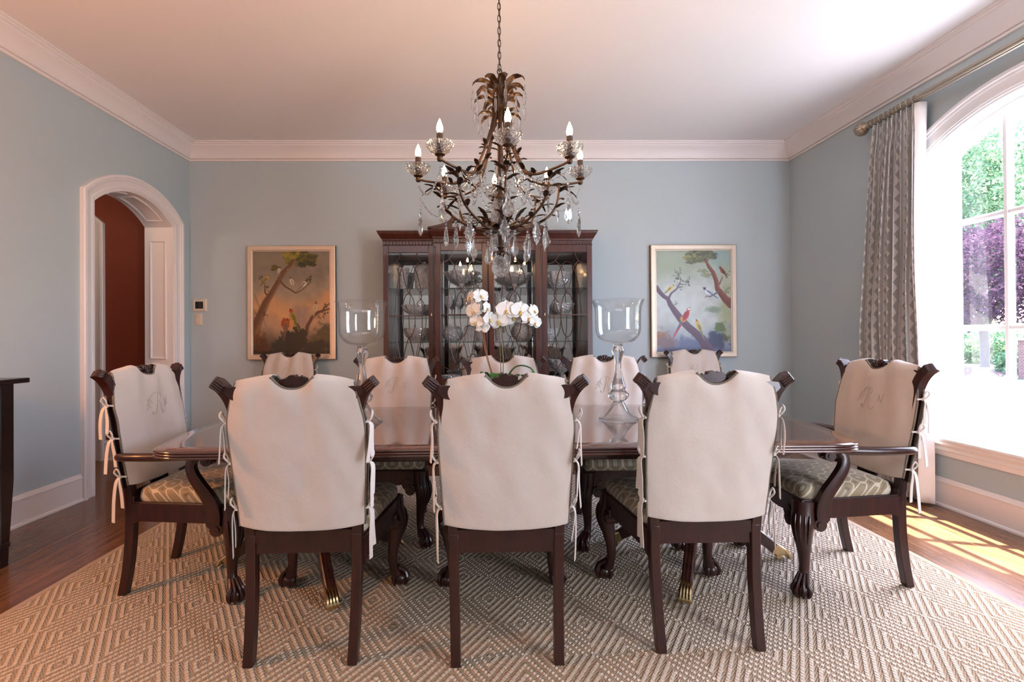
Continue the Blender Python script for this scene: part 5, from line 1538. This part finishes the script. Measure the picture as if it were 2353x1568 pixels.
m = MB(); m.lathe([(.014, 1.675), (.030, 1.678), (.038, 1.695), (.055, 1.72), (.078, 1.738), (.092, 1.745), (.0925, 1.748), (.078, 1.7425), (.053, 1.725), (.034, 1.70), (.027, 1.685), (.014, 1.681)], 48, closed=True, rmod=lambda a_, k_: 1 + .02 * math.cos(8 * a_)); obj('glass_bowl', m, M_hglass, ch, smooth=50)
m = MB(); m.ball((0, 0, 1.563), .048, 20, 14)
for k in range(14):                         # cut mitre grooves
    pass
m.ball((0, 0, 1.618), (.014, .014, .012), 12, 8)
obj('crystal_ball', m, M_bobeche, ch, smooth=20)
# hang everything
for a, e, tip in ends:
    drop('pear', tip + V((0, 0, -.035)), 1.25, a + PI / 2 + rnd.uniform(-.5, .5))
    m = MB()
    drop('pend', e * .235 + V((0, 0, 1.815)), 1.2, a + PI / 2 + rnd.uniform(-.6, .6))
    drop('spear', e * .305 + V((0, 0, 1.90)), .8, rnd.uniform(0, 3))
for k in range(8):
    a = A0 + PI / 8 + 2 * PI * k / 8; e = V((math.cos(a), math.sin(a), 0))
    drop('ice' if k % 2 else 'pear', e * .155 + V((0, 0, 1.735)), 1.05, a + PI / 2 + rnd.uniform(-.5, .5))
for k in range(4):
    a = A0 + PI / 4 + PI / 2 * k; e = V((math.cos(a), math.sin(a), 0))
    drop('pend', e * .035 + V((0, 0, 1.665)), .75, a + .4)
for tier, p, a in tips:
    if tier == 0 or (tier == 1 and True): drop('spear', p + V((0, 0, -.004)), .85 if tier else .95, a + rnd.uniform(-.6, .6))
    elif int(a * 10) % 2: drop('spear', p, .7, a)
for k in range(8):
    a, e, tip = ends[k]; a2, e2, tip2 = ends[(k + 1) % 8]
    garland(e * .425 + V((0, 0, 1.985)), e2 * .425 + V((0, 0, 1.985)), .075, 30) if k % 2 == 0 else garland(tip, tip2, .05, 26)
    garland(e * .075 + V((0, 0, 2.22)), e * .285 + V((0, 0, 2.00)), .10, 24)
    garland(e * .05 + V((0, 0, 2.29)), e * .20 + V((0, 0, 2.02)), .05, 22); garland(e * .16 + V((0, 0, 2.03)), e2 * .16 + V((0, 0, 2.03)), .11, 20)
    b = a + PI / 8; e3 = V((math.cos(b), math.sin(b), 0))
    garland(e * .24 + V((0, 0, 1.985)), e2 * .24 + V((0, 0, 1.985)), .07, 18)
for k in range(6):
    a = k * PI / 3 + .3; e = V((math.cos(a), math.sin(a), 0)); drop('pend' if k % 2 else 'pear', e * .11 + V((0, 0, 2.10)), .95, a + 1.2)
# light levels
SUN_E, SKY_E, EXPOSURE = 40.0, 2.25, 0.80
FILLS = [('overhead_fill', ((-1.0, -1.4, 3.12), (-1.0, -1.2, 0), 3.0, 1.2, 20, (.95, .95, 1.0))),  # added overhead fill behind the camera, no fitting known there
         ('cool_side_fill', ((3.10, -.5, 1.45), (.6, 2.4, 2.9), 1.4, 2.0, 118, (.84, .87, 1.0))),  # added cool fill at the right wall, which has no window there
         ]
POINTS = [('sideboard_lamp', ((-2.5, 1.35, 1.45), 46, (1.0, .37, .12), .12)), ('hall_fill', ((-4.0, 3.6, 2.6), 8, (1.0, .72, .5), .1))]  # the hall light is added to brighten the red wall, no fixture known
# ------------------------------------------------------------------ curtain and rod
rod = thing('curtain_rod', 'fluted antique silver curtain rod with ribbed ball finial above the window', 'curtain rod', (3.06, 3.775, 2.868))
m = MB(); m.tube([(0, .0, 0), (0, -2.6, 0)], 1, 40)
rr = []
for y in (.0, -2.6):
    rr.append([((.0225 + .0022 * math.cos(10 * a)) * math.cos(a), y, (.0225 + .0022 * math.cos(10 * a)) * math.sin(a)) for a in [2 * PI * j / 60 for j in range(60)]])
m = MB(); m.loft(rr); obj('pole', m, M_pewter, rod, smooth=60)
Mf = Matrix.Translation((0, .0, 0)) @ Matrix.Rotation(-PI / 2, 4, 'X')
m = MB(); m.lathe([(0, -.01), (.03, -.01), (.032, .0), (.028, .008), (.018, .014), (.018, .022), (.028, .03), (.034, .04), (.036, .05)], 30, Mf)
m.lathe([(.030, .045), (.042, .055), (.052, .075), (.054, .092), (.048, .112), (.034, .128), (.018, .138), (.010, .142), (.008, .15), (0, .155)], 72, Mf, rmod=lambda a, k: 1 + (.045 * math.cos(18 * a) if k < 7 else 0))
obj('finial', m, M_pewter, rod, smooth=50)
for y in (.045, -2.3):
    m = MB(); m.tube([(0, y - .05, -.0), (.05, y - .05, 0), (.102, y - .05, 0)], .008, 8); m.tube([(.09, y - .05, 0), (.1025, y - .05, 0)], .03, 16); m.tube([(.0265 * math.cos(a), y - .05, .0265 * math.sin(a)) for a in [2 * PI * i / 20 for i in range(20)]], .0045, 6, closed=True, cap=False)
    obj('bracket', m, M_pewter, rod, smooth=60)
cur = thing('curtain', 'grey and cream arrow print curtain panel hanging at the window', 'curtain', (3.055, 3.55, 0))
NS, NZ = 150, 44
def cur_pt(s, t):
    """s along the panel 0 (wall side) to 1 (window side); t 0 top to 1 hem"""
    z = 2.835 - 2.81 * t
    e = min(1, t * 1.15)
    y0 = 3.735 + .20 * e ** .8; y1 = 3.36 + .0 * e - .04 * e
    if t > .55: y0 -= .18 * ((t - .55) / .45) ** 1.5
    ph = s * 9 * 2 * PI + .8 * math.sin(t * 2.2 + s * 3)
    amp = .022 + .020 * min(1, t * 2.2)
    sh = math.sin(ph); sh = math.copysign(abs(sh) ** .75, sh)
    pinch = math.exp(-((t - .045) / .02) ** 2) * .010
    x = .0 + amp * sh - pinch * sh + .012 * math.sin(s * 23 + t * 6) * t
    y = y0 + (y1 - y0) * s + .010 * math.cos(ph) * (1 - .3 * t) + .006 * math.sin(t * 9 + s * 11)
    return V((x, y - 3.55, z))
m = MB(); uvs = {}
for i in range(NS + 1):
    for j in range(NZ + 1):
        m.v.append(cur_pt(i / NS, j / NZ))
arc = [0]
for i in range(NS):
    a, b = cur_pt(i / NS, .5), cur_pt((i + 1) / NS, .5); arc.append(arc[-1] + (b - a).length)
for i in range(NS):
    for j in range(NZ):
        a = i * (NZ + 1) + j; m.f.append([a, a + NZ + 1, a + NZ + 2, a + 1]); m.mi.append(0)
o = obj('panel', m, M_curtain, cur, smooth=80, flip=False, solid=.003)
uv = o.data.uv_layers.new(name='UVMap')
for l in o.data.loops:
    i, j = divmod(l.vertex_index, NZ + 1); uv.data[l.index].uv = (arc[i], 2.85 * (1 - j / NZ))
# lining turned back along the window side
m = MB(); rings = []
for j in range(NZ + 1):
    t = j / NZ; a = cur_pt(1.0, t); w = .055 + .02 * t + .035 * math.exp(-(t / .05) ** 2) * 0
    hd = .022 * math.exp(-((t - .02) / .03) ** 2)
    rings.append([a + V((.004, .006, 0)), a + V((-.014 - hd * .3, -.010, 0)), a + V((.0 - hd * .2, -.026 - hd * .5, 0)), a + V((.03 + .01 * math.sin(t * 7), -.036 - .01 * t, 0)), a + V((.052, -.03 - .03 * t + .008 * math.sin(t * 11), 0)), a + V((.070, .01, 0))])
m.loft(rings, ring_closed=False, cap=False); obj('lining', m, M_lining, cur, smooth=80, solid=.003)
m = MB(); rings = []
for i in range(0, NS + 1, 2):
    rings.append([cur_pt(i / NS, t) + V((.030, 0, 0)) for t in [q / 12 for q in range(13)]])
m.loft(rings, ring_closed=False, cap=False); obj('lining', m, M_lining, cur, smooth=80)
for i in range(10):
    p = cur_pt(i / 9 * .97 + .015, 0); m = MB(); c = V((.005, p.y, 2.868))
    m.tube([c + V((.030 * math.cos(a), 0, .030 * math.sin(a) - .002)) for a in [2 * PI * k / 18 for k in range(18)]], .0025, 6, closed=True, cap=False)
    obj('ring', m, M_pewter, cur, smooth=60)

# ------------------------------------------------------------------ garden outside
GZ = -.42
def foliage(name, c, rad, n, leaf, mat, parent, seed, squash=1.0, hollow=.35):
    r = np.random.RandomState(seed)
    d = r.normal(size=(n, 3)); d /= np.linalg.norm(d, axis=1)[:, None]
    rr = (hollow + (1 - hollow) * r.rand(n) ** .5)[:, None]
    bum = 1 + .22 * np.sin(d[:, 0:1] * 5 + seed) * np.cos(d[:, 2:3] * 6 + d[:, 1:2] * 4)
    P = d * rr * bum * np.array(rad) + np.array(c)
    a = r.normal(size=(n, 3)); a /= np.linalg.norm(a, axis=1)[:, None]
    b = np.cross(a, r.normal(size=(n, 3))); b /= np.linalg.norm(b, axis=1)[:, None]
    L = leaf * (.6 + .8 * r.rand(n))[:, None]
    q = np.stack([P - a * L, P + b * L * .45, P + a * L, P - b * L * .45], 1).reshape(-1, 3)
    me = bpy.data.meshes.new(name); f = [(4 * i, 4 * i + 1, 4 * i + 2, 4 * i + 3) for i in range(n)]
    me.from_pydata(q.tolist(), [], f); me.materials.append(mat); o = bpy.data.objects.new(name, me); COL.objects.link(o); o.parent = parent; return o
def tree(name, label, loc, h, trunk_h, crown_r, n, leaf, mat, seed, tr=.14, cz=None, squash=1.0, group=None):
    t = thing(name, label, 'tree', loc, group=group); m = MB(); rd = random.Random(seed)
    m.tube(smooth_path([(0, 0, -.1), (.03, .02, trunk_h * .5), (-.02, .03, trunk_h)], 4), [tr * 1.25, tr * 1.1] + [tr] * 7, 9)
    for k in range(9):
        a = k * 2.4 + rd.random(); e = V((math.cos(a), math.sin(a), 0)); u = rd.uniform(.5, 1)
        p = V((-.02, .03, trunk_h * rd.uniform(.8, 1)))
        m.tube(smooth_path([p, p + e * crown_r * .25 * u + V((0, 0, h * .10)), p + e * crown_r * .6 * u + V((0, 0, h * .25)), p + e * crown_r * .75 * u + V((0, 0, h * .4))], 3), [tr * .5] * 3 + [tr * .35] * 3 + [tr * .22] * 3 + [tr * .1], 6)
    obj('trunk', m, M_bark, t, smooth=60)
    cz = cz or (trunk_h * .9 + h) / 2
    f = foliage('crown', (0, 0, cz), (crown_r, crown_r, (h - trunk_h * .85) / 2), n, leaf, mat, t, seed)
    return t
struct('lawn', MB().bb(3.45, 120, -40, 120, GZ - .3, GZ), M_lawn, smooth=0)
m = MB(); c0 = []
for i in range(40):
    x = 4.5 + i * 2.5; yy = 11.4 - .05 * (x - 10)
    c0.append([(x, yy - 2.0, GZ), (x, yy - 2.0, GZ + .02), (x, yy + 2.0, GZ + .02), (x, yy + 2.0, GZ)])
m.loft(c0); m.bb(3.5, 6.5, -20, 9.6, GZ - .01, GZ + .015); struct('driveway', m, M_conc, smooth=0)  # strip nearest the house is added out of view for paler ceiling bounce
m = MB(); m.lathe([(0, 0), (2.6, 0), (2.4, .08), (1.4, .16), (0, .2)], 40, Matrix.Translation((20.6, 19.3, GZ))); struct('mulch_bed_ground', m, M_mulch)
tree('plum_tree', 'purple-leaved plum tree on the lawn outside the window', (20.6, 19.6, GZ + .1), 6.2, 1.9, 2.75, 15000, .085, M_plum, 5, .15)
for k, (x, y, h, cr, n, lf, mt, lab) in enumerate((
        (24.0, 28.8, 9.5, 2.7, 8000, .15, M_green2, 'pale green tree beyond the lawn, left of the plum tree'),
        (31.5, 31, 15, 3.3, 12000, .17, M_green, 'tall green tree rising straight behind the plum tree'),
        (34, 39.5, 18, 3.6, 10000, .21, M_green2, 'pale tall tree further back, left of the tall green tree'),
        (44, 37, 18, 4.6, 13000, .21, M_green, 'leafy tree at the right edge of the window beyond the lawn'),
        (48, 48.5, 25, 5.2, 12000, .28, M_green2, 'tallest pale tree at the very back of the garden'))):
    tree('garden_tree', lab, (x, y, GZ), h, h * .22, cr, n, lf, mt, 30 + k, .28, group='trees beyond the lawn')
for k, (x, y, r, lab) in enumerate(((20.0, 17.6, .62, 'round green shrub in the mulch at the foot of the plum tree'), (18.6, 20.2, .5, 'pale low shrub left of the plum tree trunk'))):
    t = thing('garden_shrub', lab, 'shrub', (x, y, GZ + .1), group='shrubs around the plum tree'); foliage('foliage', (0, 0, r * .55), (r * 1.25, r * 1.25, r * .75), 3500, .06, M_green if k == 0 else M_green2, t, 60 + k, hollow=.5)
    m = MB(); m.tube([(0, 0, -.1), (0, 0, r * .5)], .03, 6); obj('stem', m, M_bark, t)
for k, (x, y) in enumerate(((26.8, 25.2), (31.8, 25.4), (36.6, 27.5), (21.9, 25.4), (40.5, 31))):
    t = thing('hedge_bush', ('bushy hedge clump straight behind the plum tree trunk', 'bushy hedge clump beyond the brick pier', 'hedge clump at the right, past the brick pier', 'hedge clump at the left of the garden view', 'farthest hedge clump at the back right of the garden')[k], 'bush', (x, y, GZ), group='hedge at the back of the lawn'); foliage('foliage', (0, 0, .8), (1.9, 1.9, .9), 4000, .11, M_green, t, 80 + k)
    m = MB(); m.tube([(0, 0, -.1), (0, 0, 1)], .08, 6); obj('stem', m, M_bark, t)
t = thing('brick_pier', 'square red brick garden pier at the right edge of the window', 'pier', (19.0, 16.35, GZ))
m = MB(); m.bb(-.3, .3, -.3, .3, -.1, 1.35); obj('shaft', m, M_brick, t, smooth=0); m = MB(); m.bb(-.36, .36, -.36, .36, 1.35, 1.43); obj('cap', m, M_conc, t, smooth=0)

# ------------------------------------------------------------------ light
def area(name, loc, target, sx, sy, power, color, spread=180):
    l = bpy.data.lights.new(name, 'AREA'); l.shape = 'RECTANGLE'; l.size = sx; l.size_y = sy; l.energy = power; l.color = color; l.spread = math.radians(spread)
    o = bpy.data.objects.new(name, l); COL.objects.link(o); o.location = loc
    o.rotation_euler = (V(target) - V(loc)).to_track_quat('-Z', 'Y').to_euler(); return o
def point(name, loc, power, color, r=.06):
    l = bpy.data.lights.new(name, 'POINT'); l.energy = power; l.color = color; l.shadow_soft_size = r
    o = bpy.data.objects.new(name, l); COL.objects.link(o); o.location = loc; return o
sun = bpy.data.lights.new('sun', 'SUN'); sun.energy = SUN_E; sun.angle = math.radians(.6); sun.color = (1, .97, .92)
so = bpy.data.objects.new('sun', sun); COL.objects.link(so); so.rotation_euler = V((-.337, .10, -1)).to_track_quat('-Z', 'Y').to_euler(); so.location = (8, 8, 12)
w = bpy.data.worlds.new('world'); scene.world = w; w.use_nodes = True; nt = w.node_tree; nt.nodes.clear()
wo = nt.nodes.new('ShaderNodeOutputWorld'); bg = nt.nodes.new('ShaderNodeBackground'); sk = nt.nodes.new('ShaderNodeTexSky')
sk.sky_type = 'NISHITA'; sk.sun_disc = False; sk.sun_elevation = math.radians(62); sk.sun_rotation = math.radians(50); sk.air_density = 1.2; sk.dust_density = 2.5
tint = nt.nodes.new('ShaderNodeMix'); tint.data_type = 'RGBA'; tint.blend_type = 'MULTIPLY'; tint.inputs[0].default_value = 1; tint.inputs[7].default_value = (.96, .94, 1.09, 1)
nt.links.new(sk.outputs[0], tint.inputs[6]); nt.links.new(tint.outputs[2], bg.inputs[0]); bg.inputs[1].default_value = SKY_E; nt.links.new(bg.outputs[0], wo.inputs[0])
# daylight portal in the window opening
pl = area('window_portal', (XR + .26, WC, 1.57), (XR - 1, WC, 1.57), 1.3, 2.2, 10, (1, 1, 1)); pl.data.cycles.is_portal = True
# fill lights added outside the frame, besides the sideboard lamp
for nm, a in FILLS: area(nm, *a)
for nm, a in POINTS: point(nm, *a)

# ------------------------------------------------------------------ camera
yaw, pitch, roll = [math.radians(a) for a in (1.01, .297, -.397)]
f = V((math.sin(yaw) * math.cos(pitch), math.cos(yaw) * math.cos(pitch), math.sin(pitch))); r = V((math.cos(yaw), -math.sin(yaw), 0)); u = r.cross(f)
c, s_ = math.cos(roll), math.sin(roll)
r2 = r * c + u * s_; u2 = u * c - r * s_
cam = bpy.data.cameras.new('camera'); cam.sensor_width = 36; cam.lens = 1107 / 2353 * 36
cam.shift_x = (1176.5 - 1138.9) / 2353; cam.shift_y = -(784 - 766.7) / 2353; cam.clip_start = .02; cam.clip_end = 500
co = bpy.data.objects.new('camera', cam); COL.objects.link(co)
co.matrix_world = Matrix(((r2.x, u2.x, -f.x, 0), (r2.y, u2.y, -f.y, 0), (r2.z, u2.z, -f.z, 1.204), (0, 0, 0, 1)))
scene.camera = co
vs = scene.view_settings; vs.view_transform = 'Standard'; vs.look = 'None'; vs.gamma = 1; vs.use_curve_mapping = False; vs.exposure = EXPOSURE
cy = scene.cycles; cy.max_bounces = 14; cy.diffuse_bounces = 5; cy.glossy_bounces = 6; cy.transmission_bounces = 10; cy.transparent_max_bounces = 24
cy.caustics_reflective = False; cy.caustics_refractive = False; cy.sample_clamp_indirect = 4.0; cy.blur_glossy = .5
cy.use_denoising = True
